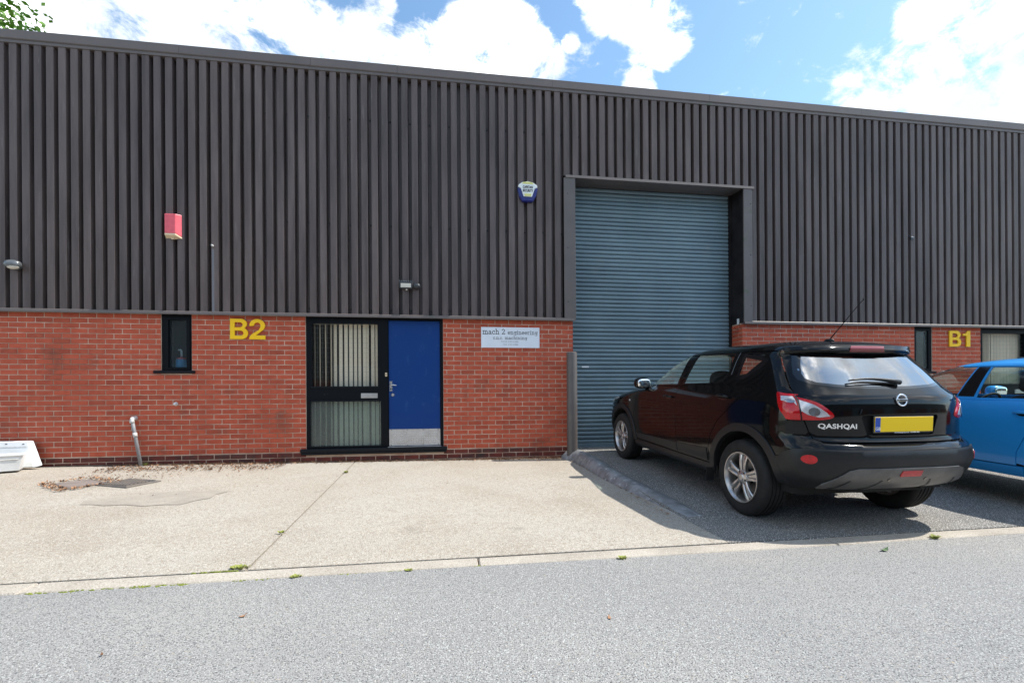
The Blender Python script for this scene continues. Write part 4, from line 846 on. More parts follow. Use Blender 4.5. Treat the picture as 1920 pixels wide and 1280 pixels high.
        me = bpy.data.meshes.new(name); me.from_pydata([tuple(v) for v in vs], [], fs); me.update()
        bm = bmesh.new(); bm.from_mesh(me); bmesh.ops.remove_doubles(bm, verts=bm.verts, dist=1e-5); bmesh.ops.recalc_face_normals(bm, faces=bm.faces); bm.to_mesh(me); bm.free(); me.shade_smooth()
        return link(name, me, m, parent)
Y = lambda *l: [('y', a, b) for a, b in l]
def arcY(cy, cz, r, a0, a1, n=16): return [('y', cy + r * math.cos(R(a0 + (a1 - a0) * i / n)), cz + r * math.sin(R(a0 + (a1 - a0) * i / n))) for i in range(n + 1)]

def wheel(parent, loc, side, r=.338, w=.215, rim=.222):
    """wheel lying in the yz plane, outer face towards -x for side = -1"""
    wh = bpy.data.objects.new('wheel', None); COL.objects.link(wh); wh.parent = parent; wh.location = loc; wh.scale = (-side, 1, 1)
    h = w / 2                                   # outer face at x = -h
    prof = [(rim - .004, -h + .012), (rim + .006, -h + .004), (rim + .03, -h - .004), (r - .045, -h - .006), (r - .022, -h + .002), (r - .008, -h + .018), (r - .001, -h + .034)]
    for g_ in (-.052, -.018, .018, .052): prof += [(r, g_ - .006), (r - .008, g_ - .004), (r - .008, g_ + .004), (r, g_ + .006)]
    prof += [(r - .001, h - .034), (r - .010, h - .016), (r - .04, h), (rim, h - .005), (rim - .01, h - .03), (rim - .01, -h + .03)]
    MB().lathe(prof, 64, 'x', closed=True).obj('tyre', 'rubber', wh, angle=50)
    rp = [(rim + .004, -h + .004), (rim + .002, -h - .004), (rim - .006, -h - .004), (rim - .012, -h + .006), (rim - .020, -h + .020), (rim - .026, -h + .06), (rim - .03, h - .02), (rim - .004, h - .01)]
    rm = MB().lathe(rp, 64, 'x').obj('rim', 'alloy', wh, angle=50)
    mb = MB()
    for k in range(5):
        T = Matrix.Rotation(R(72 * k + 3), 4, 'X')
        for sgn in (-1, 1):                     # paired spokes with a groove between
            rows = []
            for i in range(8):
                t = i / 7; rr = .040 + (rim - .056) * t; c = sgn * (.021 + .019 * t ** 1.6); hw = .0125 + .006 * t ** 2; xf = -h + .020 - .012 * math.sin(t * math.pi * .85) + .004 * t; th = .030
                rows.append([(xf + th, c - hw, rr), (xf + .006, c - hw, rr), (xf, c - hw * .5, rr), (xf, c + hw * .5, rr), (xf + .006, c + hw, rr), (xf + th, c + hw, rr)])
            mb.add([p for q in rows for p in q], [(i * 6 + j, i * 6 + j + 1, i * 6 + 7 + j, i * 6 + 6 + j) for i in range(7) for j in range(5)], 0, T)
        mb.box((-h + .034, -.016, .05), (-h + .05, .016, rim - .03), 0, T)
    mb.obj('spokes', 'alloy', rm, angle=35)
    MB().lathe([(.0001, -h + .004), (.026, -h + .005), (.030, -h + .010), (.034, -h + .012), (.062, -h + .016), (.070, -h + .028), (.070, -h + .06)], 30, 'x').obj('hub', 'alloy', rm, angle=35)
    for k in range(5): MB().lathe([(.0001, -h + .012), (.009, -h + .012), (.0095, -h + .022)], 10, 'x', 0, Matrix.Rotation(R(72 * k + 39), 4, 'X') @ Matrix.Translation((0, 0, .052))).obj('wheel_nut', 'alloy_dark', rm)
    MB().lathe([(.06, -.01), (.145, -.01), (.15, 0), (.145, .01), (.06, .01)], 40, 'x').obj('brake_disc', 'disc', wh, smooth=False)
    MB().lathe([(.0001, .02), (rim - .032, .03)], 30, 'x').obj('backing', 'shell_black', wh)
    return wh

def seat(mb, x, y, zb, back=.62, head=True, ang=14):
    T = Matrix.Translation((x, y, zb)); mb.ell((0, 0, .06), (.25, .27, .09), 4, 20, 8, 0, T)
    TB = T @ Matrix.Translation((0, -.24, .08)) @ Matrix.Rotation(R(ang), 4, 'X'); mb.ell((0, 0, back / 2), (.245, .075, back / 2), 3.6, 20, 10, 0, TB)
    if head:
        mb.ell((0, .0, back + .13), (.135, .06, .10), 3.0, 18, 10, 0, TB)
        for q in (-.05, .05): mb.tube([(q, 0, back - .02), (q, 0, back + .07)], .007, 6, 0, True, TB)

def car(name, loc, heading, pitch, label, S, P, group):
    """P: dictionary of outlines and sizes"""
    t = empty(name, loc, label, 'car', group); t.rotation_euler = (pitch, 0, heading)
    paint = P['paint']; wb = P['wb']; zh = P['hub']; ra = P['arch']; zb = P['belt']; zt = P['ztop']; trim = P['trim_mat']
    # inner black shell under the panels (closed at the arches)
    for sd in (1, -1):
        out = [('u', 0, .34), ('y', -ra * .98, .34)] + arcY(0, zh, ra * .99, 176, 4, 18) + [('y', ra * .98, .30), ('y', wb - ra * .98, .30)] + arcY(wb, zh, ra * .99, 176, 4, 18) + [('y', wb + ra * .98, .30), ('f', 1, .30), ('f', 1, .98), ('y', wb - .5, zb(wb - .5) - .06), ('y', -.1, zb(0) - .02), ('u', 0, zb(0) - .10)]
        S.patch('inner_shell', 'shell_black', t, out, off=-.028, th=0, step=.09, side=sd)
    for sd in (1, -1):
        nm = sd
        # doors
        for key, dn in (('front_door', 'front_door'), ('rear_door', 'rear_door')):
            d = S.patch(dn, paint, t, Y(*P[key]), side=sd)
            hy, hz = P[key + '_handle']; U = S.U('y', hy, hz); h0 = S.pos(U * sd, hz); n0 = S.nrm(U * sd, hz)
            pts = []
            for k in range(9):
                a = (k - 4) / 4; q = S.pos(S.U('y', hy + a * .095, hz + .006 * (1 - a * a)) * sd, hz + .006 * (1 - a * a)); pts.append(q + n0 * (.010 + .026 * (1 - a ** 4)))
            MB().tube(pts, [.006, .011, .013, .014, .014, .014, .013, .011, .006], 10).obj('handle', paint, d, smooth=True)
            S.patch('handle_cup', 'gloss_black', d, [('y', hy - .075, hz), ('y', hy - .03, hz - .024), ('y', hy + .05, hz - .022), ('y', hy + .075, hz + .002), ('y', hy + .03, hz + .022), ('y', hy - .05, hz + .020)], off=.0015, th=0, step=.03, smooth=True, side=sd)
            if P.get(key + '_trim'): S.patch('trim', trim, d, Y(*P[key + '_trim']), off=.009, th=.02, side=sd)
        S.patch('front_wing', paint, t, Y(*P['wing0']) + arcY(wb, zh, ra + .005, 4, 178, 18)[::-1][:0] + P['wing'](), side=sd)
        q = S.patch('rear_quarter', paint, t, P['quarter'](), side=sd, holes=[(h, True) for h in P.get('quarter_holes', [])])
        S.patch('window_frame', P.get('pillar_mat', paint), t, P['greenhouse'](), side=sd, holes=[(Y(*P['front_window']), False), (Y(*P['rear_window']), False)], step=.06)
        g1 = S.patch('side_window', 'car_glass', t, Y(*P['front_window']), off=-.006, th=0, step=.08, side=sd); S.patch('side_window', 'car_glass', t, Y(*P['rear_window']), off=-.006, th=0, step=.08, side=sd)
        if P.get('quarter_window'):
            S.patch('quarter_window', 'gloss_black', t, Y(*P['quarter_holes_raw']), off=.001, th=0, step=.05, side=sd, holes=[(Y(*P['quarter_window']), False)]); S.patch('quarter_window', 'car_glass', t, Y(*P['quarter_window']), off=-.004, th=0, step=.06, side=sd)
        S.patch('sill', trim, t, Y((ra + .02, .27), (wb - ra - .02, .27), (wb - ra - .02, .365), (ra + .02, .365)), off=P.get('sill_off', .0), th=.03, side=sd)
        # wheel-arch lips
        if P.get('arch_trim', True):
            for cy in (0, wb):
                a0, a1 = (2, 172) if cy == 0 else (8, 178)
                S.patch('arch_trim', trim, t, arcY(cy, zh, ra + .068, a0, a1, 26) + arcY(cy, zh, ra, a1, a0, 26), off=.012, th=.045, step=.05, side=sd)
        for cy in (0, wb):                      # wheel-arch liners
            n = 20; vs = []
            for k in range(n + 1):
                a = R(8 + 164 * k / n)
                for xx in (S.w(.6) - .05, .42): vs.append((-sd * xx, cy + (ra + .006) * math.cos(a), zh + (ra + .006) * math.sin(a)))
            MB().add(vs, [(2 * k, 2 * k + 1, 2 * k + 3, 2 * k + 2) for k in range(n)]).obj('arch_liner', 'shell_black', t)
            wheel(t, (-sd * P['track'], cy, zh + (P['wr'] - .338)), -sd, r=P['wr'])
        # door mirror
        my, mz = P['mirror']; mr = MB(); U = S.U('y', my, mz); q = S.pos(U * sd, mz); c = (q.x - sd * .115, q.y - .01, q.z + .045)
        mr.ell(c, (.105, .075, .072), 2.8, 20, 12); mr.tube([(q.x + sd * .02, q.y, q.z - .02), (q.x - sd * .05, q.y - .005, q.z + .0)], [.04, .03], 8); mo = mr.obj('door_mirror', paint, t, smooth=True)
        MB().ell((c[0], c[1] - .062, c[2]), (.088, .018, .058), 3.2, 20, 8).obj('mirror_glass', 'mirror', mo, smooth=True)
        # head lamp
        S.patch('headlamp', 'lens_clear', t, [('f', .25, .84), ('f', .58, .72), ('f', .62, .80), ('f', .42, .90), ('f', .20, .90)], off=.004, smooth=True, side=sd, step=.05)
        for lp in P['lamps']: lp(t, sd)
    # roof, bonnet, screens, ends
    zs = [zt[0] - .024, zt[0] - .012] + [zt[0] + (zt[1] - zt[0]) * (1 - (1 - k / 14) ** 2) for k in range(15)]
    S.band('roof', paint, t, lambda z: -S.umax(z), lambda z: S.umax(z), zs, 120, off=.003, cap=True)
    S.patch('windscreen', 'car_glass', t, [('f', .30, P['cowl']), ('f', 1, P['cowl']), ('f', 1, zt[0] - .01), ('f', .34, zt[0] - .01)], off=0, th=0, step=.09); S.patch('windscreen', 'car_glass', t, [('f', .30, P['cowl']), ('f', 1, P['cowl']), ('f', 1, zt[0] - .01), ('f', .34, zt[0] - .01)], off=0, th=0, step=.09, side=-1)
    for sd in (1, -1): S.band('bonnet', paint, t, lambda z: sd * S.U('f', -.12, z), lambda z: sd * S.umax(z), [P['nosetop'] + (P['cowl'] - .006 - P['nosetop']) * k / 14 for k in range(15)], 24)
    for sd in (1, -1):
        S.patch('front_bumper', paint, t, [('y', wb + ra + .01, .36), ('f', .05, .36), ('f', 1, .36), ('f', 1, P['nosetop'] - .01), ('f', .05, P['nosetop'] - .01), ('y', wb + ra * .95, .58)], side=sd)
        S.patch('grille', 'plastic_trim', t, [('f', .66, .42), ('f', 1, .42), ('f', 1, .76), ('f', .70, .76)], off=.006, side=sd)
    P['rear'](t)
    # cabin
    cb = MB(); yb = P['cabin_y']
    cb.box((-S.w(.6) + .14, -.45, .30), (S.w(.6) - .14, wb + .35, .36)); cb.box((-S.w(.34) + .03, ra + .03, .305), (S.w(.34) - .03, wb - ra - .03, .355)); cb.obj('floor', 'shell_black', t)
    cb = MB(); cb.ell((0, yb + .98, zb(1.8) - .20), (S.w(zb(1)) - .10, .30, .20), 3.5, 24, 8); cb.obj('dashboard', 'cabin', t, smooth=True)
    s_ = MB(); seat(s_, -.36, yb + .12, .40, P['seat_h']); s_.obj('front_seat', 'seat', t, smooth=True); s_ = MB(); seat(s_, .36, yb + .12, .40, P['seat_h']); s_.obj('front_seat', 'seat', t, smooth=True)
    s_ = MB(); seat(s_, -.38, yb - .72, .42, P['seat_h'] - .03); seat(s_, .38, yb - .72, .42, P['seat_h'] - .03); s_.ell((0, yb - .72, .48), (.62, .26, .09), 4); s_.obj('rear_seat', 'seat', t, smooth=True)
    T = Matrix.Translation((.36, yb + .62, zb(1.5) - .10)) @ Matrix.Rotation(R(-62), 4, 'X'); MB().lathe([(.165 + .014 * math.cos(a), .014 * math.sin(a)) for a in [k * math.pi / 4 for k in range(8)]], 28, 'z', 0, T, True).ell((0, 0, .0), (.06, .05, .02), 2, 12, 6, 0, T).box((-.16, -.012, -.006), (.16, .012, .006), 0, T).obj('steering_wheel', 'seat', t, smooth=True)
    MB().box((-S.w(.5) + .22, -.40, .27), (S.w(.5) - .22, wb + .4, .30)).tube([(.35, -.60, .36), (.35, -.2, .33), (.35, .6, .27)], .028, 10).tube([(-.75, 0, zh), (.75, 0, zh)], .045, 10).ell((-.05, -.42, .37), (.36, .18, .07), 3).obj('underbody', 'shell_black', t)
    return t

# ---- the black car
def mk_black():
    S = Skin(yr=[(.25, -.52), (.37, -.60), (.41, -.685), (.47, -.745), (.54, -.785), (.60, -.800), (.675, -.797), (.70, -.785), (.722, -.770), (.742, -.725), (.78, -.708), (.95, -.703), (1.05, -.692), (1.10, -.668), (1.14, -.615), (1.18, -.578), (1.30, -.478), (1.40, -.388), (1.432, -.358), (1.447, -.375), (1.460, -.395), (1.475, -.385), (1.50, -.325), (1.525, -.22), (1.545, -.08), (1.557, .12)],
             yf=[(.25, 3.30), (.40, 3.46), (.6, 3.50), (.78, 3.46), (.88, 3.38), (.94, 3.22), (1.0, 2.90), (1.06, 2.48), (1.09, 2.30), (1.13, 2.20), (1.25, 1.97), (1.38, 1.70), (1.46, 1.48), (1.50, 1.30), (1.53, 1.08), (1.547, .85), (1.557, .62)],
             w=[(.22, .74), (.30, .825), (.38, .828), (.5, .845), (.65, .850), (.82, .851), (.93, .847), (1.02, .835), (1.08, .815), (1.12, .796), (1.20, .768), (1.32, .722), (1.42, .676), (1.475, .638), (1.505, .600), (1.53, .50), (1.547, .36), (1.557, .18)],
             lr=[(.3, .40), (.7, .46), (.95, .46), (1.12, .44), (1.3, .40), (1.5, .36), (1.56, .24)], lf=[(.3, .55), (.85, .60), (.95, .85), (1.06, .85), (1.12, .75), (1.4, .60), (1.52, .5), (1.557, .3)], mid=1.35)
    wb, zh, ra = 2.70, .335, .415
    belt = lambda y: 1.085 + (1.95 - y) * .042
    def dn(pts): return pts
    lampo = [('y', -.345, 1.105), ('y', -.42, 1.102), ('y', -.50, 1.097), ('x', -.735, 1.082), ('x', -.65, 1.045), ('x', -.575, .985), ('x', -.545, .935), ('x', -.60, .912), ('x', -.70, .905), ('y', -.48, .903), ('y', -.455, .925), ('y', -.40, 1.0)]
    def lamp(t, sd):
        lo = S.patch('tail_lamp', 'lens_red', t, lampo, off=.003, th=.02, step=.035, smooth=True, side=sd, bulge=.008, dens=.025)
        S.patch('clear_lens', 'lens_clear', lo, [('y', -.400, 1.080), ('y', -.48, 1.078), ('x', -.745, 1.060), ('x', -.744, 1.012), ('y', -.50, 1.036), ('y', -.415, 1.046)], off=.0135, th=.002, step=.03, side=sd, dens=.02)
        S.patch('clear_lens', 'lens_clear', lo, [('x', -.730, 1.055), ('x', -.66, 1.020), ('x', -.595, .965), ('x', -.575, .938), ('x', -.64, .928), ('x', -.70, .945), ('x', -.733, .975)], off=.0135, th=.002, step=.03, smooth=False, side=sd, dens=.02)
        S.patch('bulb', 'lens_bulb', lo, [('x', -.665 + .032 * math.cos(k * math.pi / 6), .968 + .032 * math.sin(k * math.pi / 6)) for k in range(12)], off=.0165, th=.001, step=.02, side=sd, dens=.02)
        S.patch('bulb', 'lens_bulb', lo, [('x', -.765 + .017 * math.cos(k * math.pi / 6), 1.046 + .016 * math.sin(k * math.pi / 6)) for k in range(12)], off=.0165, th=.001, step=.02, side=sd, dens=.02)
        S.patch('lamp_joint', 'gloss_black', lo, [('x', -.739, 1.086), ('x', -.733, 1.083), ('x', -.728, .904), ('x', -.734, .904)], off=.0155, th=.002, step=.03, side=sd, dens=.02)
    seam = [('x', -.615, 1.432), ('x', -.655, 1.34), ('x', -.688, 1.24), ('x', -.713, 1.15), ('x', -.732, 1.08), ('x', -.730, 1.0), ('x', -.715, .90), ('x', -.695, .82), ('x', -.672, .765), ('x', -.62, .745)]
    sh = lambda pts, d: [(k, v + d, z) for k, v, z in pts]
    def quarter():
        return ([('y', .050, belt(.05)), ('y', .085, 1.03), ('y', .195, .93), ('y', .355, .805), ('y', .455, .67), ('y', .50, .52), ('y', .47, .42)] + arcY(0, zh, ra + .03, 18, 136, 18) + [('y', -.465, .765), ('y', -.475, .895)]
                + [('y', -.465, .92), ('y', -.405, 1.0), ('y', -.338, 1.112), ('y', -.42, 1.109), ('y', -.50, 1.104), ('x', -.745, 1.092)] + sh(seam[:5][::-1], -.006)[0:] + [('x', -.615, 1.478), ('y', .2, 1.478), ('y', .292, 1.472), ('y', .285, 1.30)])
    def greenhouse():
        return [('y', .056, belt(.056) + .004), ('y', .295, 1.30), ('y', .30, 1.476), ('y', .9, 1.482), ('f', .02, 1.482), ('f', .30, 1.46), ('f', .27, 1.30), ('f', .26, 1.20), ('f', .20, 1.105), ('y', 1.96, belt(1.96) + .004)]
    def rear(t):
        ml = [(k, -v, z) for k, v, z in seam[::-1]]
        glass = [('x', -.57, 1.425), ('x', -.62, 1.34), ('x', -.655, 1.26), ('x', -.655, 1.215), ('x', -.60, 1.180), ('x', -.45, 1.160), ('x', -.2, 1.146), ('x', 0, 1.143)]; glass = glass + [(k, -v, z) for k, v, z in glass[:-1][::-1]]
        rec = [('x', -.335, .945), ('x', -.345, .925), ('x', -.30, .80), ('x', -.265, .785), ('x', 0, .782)]; rec = rec + [(k, -v, z) for k, v, z in rec[:-1][::-1]]
        tg = S.patch('tailgate', 'paint_black', t, seam + ml, holes=[(glass, False), (rec, False)], step=.045, th=.02)
        S.patch('rear_window', 'car_glass_dark', t, glass, off=-.003, th=0, step=.05)
        gi = [(k, v * .93, 1.285 + (z - 1.285) * .86) for k, v, z in glass]
        S.patch('glass_border', 'gloss_black', t, glass, off=-.002, th=0, step=.05, holes=[(gi, False)])
        S.patch('plate_recess', 'shell_black', tg, [(k, v * 1.04, z + (.004 if z > .9 else -.004)) for k, v, z in rec], off=-.022, th=0, step=.06)
        S.patch('recess_lip', 'paint_black', tg, [('x', -.30, .800), ('x', -.27, .783), ('x', 0, .779), ('x', .27, .783), ('x', .30, .800), ('x', .26, .794), ('x', 0, .791), ('x', -.26, .794)], off=.010, th=.02, step=.05)
        S.patch('grip_garnish', 'paint_black', tg, [('x', -.36, .958), ('x', -.345, .995), ('x', 0, 1.003), ('x', .345, .995), ('x', .36, .958), ('x', .34, .948), ('x', 0, .948), ('x', -.34, .948)], off=.014, th=.03, step=.04)
        yp = -.726; pl = box_obj('number_plate', (-.26, yp, .822), (.26, yp + .02, .934), 'plate_yellow', t, .002)
        box_obj('plate_surround', (-.268, yp + .004, .812), (.268, yp + .022, .940), 'gloss_black', pl, .003); box_obj('euro_band', (-.259, yp - .0025, .8235), (-.214, yp - .0005, .9325), 'plate_blue', pl, .0006)
        for s_, sz, x_, z_, m_ in (('GB', .034, -.2365, .846, 'plate_white'), ('www.motorgroup.co.uk   020 8888 8888', .0135, .03, .8165, 'plate_white')):
            me = text_mesh(s_, sz, bold=.0006); me.transform(Matrix.Translation((x_, yp - (.0032 if s_ == 'GB' else -.003), z_)) @ TXT); link('lettering', me, m_, pl)
        # emblem: ring with a bar across
        ez = 1.060; ey = S.pos(0, ez).y - .010; T = Matrix.Translation((0, ey, ez)) @ Matrix.Rotation(R(-8), 4, 'X'); em = MB().lathe([(.043 + .007 * math.cos(a), .005 * math.sin(a)) for a in [k * math.pi / 4 for k in range(8)]], 36, 'y', 0, T, True).obj('emblem', 'chrome', t, smooth=True)
        MB().cbox((-.048, -.008, -.0085), (.048, .003, .0085), .002, 0, T).obj('emblem_bar', 'chrome', em)
        me = text_mesh('NISSAN', .0155, bold=.0005); me.transform(T @ Matrix.Translation((0, -.0086, 0)) @ TXT); link('lettering', me, 'ink', em)
        me = text_mesh('QASHQAI', .050, bold=.0016, depth=.0025, scale_x=1.16, spacing=1.06)
        for v in me.vertices:                   # wrap the badge on the tailgate
            xx, zz, dd = v.co.x - .515, v.co.y + .862, v.co.z; U = S.U('x', xx, zz); v.co = S.pos(U, zz) + S.nrm(U, zz) * (.004 + dd)
        link('model_badge', me, 'chrome', t)
        # wiper
        wz = 1.165; b0 = S.pos(S.U('x', .05, wz), wz); mb = MB(); pts = []
        for k in range(9): xx = .10 - .44 * k / 8; zz = 1.180 + .028 * math.sin(k / 8 * 2.6); U = S.U('x', xx, zz); pts.append(S.pos(U, zz) + S.nrm(U, zz) * .02)
        mb.tube(pts, [.020, .018, .015, .012, .010, .009, .008, .007, .005], 8); wp = mb.obj('wiper', 'plastic_trim', t, smooth=True)
        pts = []
        for k in range(9): xx = .06 - .42 * k / 8; zz = 1.172 + .012 * math.sin(k / 8 * 3); U = S.U('x', xx, zz); pts.append(S.pos(U, zz) + S.nrm(U, zz) * .010)
        MB().tube(pts, .005, 6).obj('blade', 'rubber', wp)
        # spoiler lip with brake light
        sp = S.patch('spoiler', 'paint_black', t, [('x', -.60, 1.438), ('x', -.3, 1.443), ('x', 0, 1.446), ('x', .3, 1.443), ('x', .60, 1.438), ('x', .60, 1.474), ('x', .3, 1.482), ('x', 0, 1.485), ('x', -.3, 1.482), ('x', -.60, 1.474)], off=.018, th=.05, step=.035)
        S.patch('brake_light', 'lens_dark_red', sp, [('x', -.165, 1.455), ('x', .165, 1.455), ('x', .155, 1.474), ('x', -.155, 1.474)], off=.021, th=.004, step=.03)
        # bumper
        up = [('y', -.300, .745), ('y', -.46, .757), ('y', -.472, .888), ('y', -.49, .897), ('x', -.722, .899)] + sh([('x', -.715, .90), ('x', -.695, .82), ('x', -.672, .765), ('x', -.62, .738)], -.007) + [('x', -.3, .733), ('x', 0, .732)]
        lo = [('x', 0, .690), ('x', -.4, .692), ('x', -.70, .697), ('y', -.56, .690), ('y', -.50, .665), ('y', -.44, .615), ('y', -.36, .598)] + arcY(0, zh, ra + .03, 144, 112, 6)
        for sd in (1, -1):
            b = S.patch('rear_bumper', 'paint_black', t, up + lo, side=sd, step=.04)
            low = [('x', 0, .686), ('x', -.4, .688), ('x', -.70, .693), ('y', -.56, .686), ('y', -.50, .660), ('y', -.44, .610), ('y', -.36, .592)] + arcY(0, zh, ra + .03, 146, 178, 6) + [('y', -.50, .37), ('x', -.72, .375), ('x', -.45, .375), ('x', 0, .375)]
            S.patch('bumper_skirt', 'plastic_trim', t, low, side=sd, off=.010, th=.03, step=.04)
            S.patch('diffuser', 'plastic_bounce_lit', t, [('x', 0, .565), ('x', -.44, .562), ('x', -.50, .545), ('x', -.62, .43), ('x', -.60, .385), ('x', 0, .372)], off=.020, th=.012, step=.04, side=sd)
            for xx in (-.22, -.47): S.patch('diffuser_groove', 'plastic_trim', t, [('x', xx, .47), ('x', xx + .012, .47), ('x', xx - .05, .385), ('x', xx - .075, .385)], off=.0225, th=.002, step=.03, side=sd, dens=.02)
            S.patch('reflector_bezel', 'plastic_trim', t, [('x', -.735 + .052 * math.cos(k * math.pi / 8), .617 + .048 * math.sin(k * math.pi / 8)) for k in range(16)], off=.0135, th=.006, step=.03, side=sd, dens=.02)
            S.patch('reflector', 'lens_red', t, [('x', -.735 + .036 * math.cos(k * math.pi / 8), .617 + .033 * math.sin(k * math.pi / 8)) for k in range(16)], off=.018, th=.004, step=.02, side=sd, dens=.02)
            for xx, zz, oo in ((-.55, .485, .014), (-.16, .476, .0235)): S.patch('parking_sensor', 'gloss_black', t, [('x', xx + .012 * math.cos(k * math.pi / 5), zz + .012 * math.sin(k * math.pi / 5)) for k in range(10)], off=oo, th=.002, step=.02, side=sd, dens=.02)
        S.patch('fog_lamp', 'lens_red', t, [('x', -.09, .503), ('x', .085, .503), ('x', .09, .512), ('x', .085, .545), ('x', -.09, .545), ('x', -.095, .512)], off=.026, th=.006, step=.03)
        # aerial
        ab = S.pos(0, 1.5); MB().ell((0, -.02, 1.557), (.022, .05, .020), 2.2).obj('aerial_base', 'plastic_trim', t, smooth=True)
        MB().tube([(0, -.02, 1.565), (.0, -.12, 1.66), (.0, -.25, 1.79), (0, -.34, 1.875)], [.0055, .004, .0032, .0028], 8).ell((0, -.345, 1.88), (.005, .005, .012), 2, 8, 6).obj('aerial', 'rubber', t)
        # chrome-edged seal of the rear side glass and badge on the wing
        for sd in (1, -1):
            S.patch('window_edge', 'lamp_grey', t, [('y', .296, 1.475), ('y', .302, 1.475), ('y', .300, 1.25), ('y', .294, 1.25)], off=.003, th=.003, side=sd, dens=.03)
            S.patch('side_repeater', 'lens_clear', t, [('y', 2.41 + .022 * math.cos(k * math.pi / 5), .885 + .014 * math.sin(k * math.pi / 5)) for k in range(10)], off=.006, th=.006, side=sd, dens=.02)
            S.patch('fuel_cap' if sd < 0 else 'door_key', 'gloss_black', t, [('y', .33, 1.02), ('y', .35, 1.02), ('y', .35, 1.04), ('y', .33, 1.04)], off=.002, th=.001, side=sd)
            MB().box((-sd * .86 - .02, .455, .20), (-sd * .80, .462, .33)).obj('mud_flap', 'rubber', t)
    P = dict(paint='paint_black', trim_mat='plastic_trim', wb=wb, hub=zh, arch=ra, belt=belt, ztop=(1.482, 1.557), cowl=1.098, nosetop=.90, track=.735, wr=.338, cabin_y=1.32, seat_h=.60,
        front_door=[(1.103, .378), (2.17, .378), (2.245, .50), (2.275, .75), (2.245, .93), (2.10, 1.045), (1.94, belt(1.94)), (1.163, belt(1.163)), (1.150, .80)], front_door_handle=(1.31, .985), rear_door_handle=(.30, 1.035),
        rear_door=[(1.097, .378), (1.144, .80), (1.157, belt(1.157)), (.058, belt(.058)), (.092, 1.032), (.202, .933), (.362, .808), (.463, .672), (.508, .52), (.50, .378)],
        front_door_trim=[(1.108, .385), (2.155, .385), (2.20, .455), (1.113, .485)], rear_door_trim=[(1.092, .385), (1.098, .487), (.53, .515), (.525, .385)],
        wing0=[], wing=lambda: [('y', 2.178, .378), ('y', 2.253, .50), ('y', 2.283, .75), ('y', 2.253, .935), ('y', 2.108, 1.052), ('y', 2.0, 1.090), ('f', .10, 1.085), ('f', -.12, 1.03), ('f', -.12, .91), ('f', .03, .89)] + [('y', wb + ra * .98, .60)] + arcY(wb, zh, ra + .03, 40, 168, 16),
        quarter=quarter, quarter_holes=[Y((.215, 1.435), (-.02, 1.405), (-.105, 1.375), (-.06, 1.31), (.09, 1.225), (.20, 1.215))], quarter_holes_raw=[(.23, 1.445), (-.02, 1.415), (-.125, 1.378), (-.075, 1.30), (.085, 1.21), (.215, 1.20)], quarter_window=[(.18, 1.405), (-.045, 1.372), (.09, 1.26), (.175, 1.245)],
        greenhouse=greenhouse, front_window=[(1.215, belt(1.2) + .025), (1.90, belt(1.9) + .022), (1.86, 1.185), (1.66, 1.36), (1.48, 1.448), (1.16, 1.462)], rear_window=[(.38, belt(.38) + .025), (1.085, belt(1.08) + .025), (1.005, 1.465), (.37, 1.455), (.345, 1.30)],
        mirror=(2.02, 1.085), lamps=[lamp], rear=rear, pillar_mat='paint_black')
    return car('parked_car', (3.434, -3.65, -.020), R(.9), R(2.75), 'black crossover car parked nose-in before the roller shutter, rear towards the road', S, P, 'cars parked at the units')
mk_black()

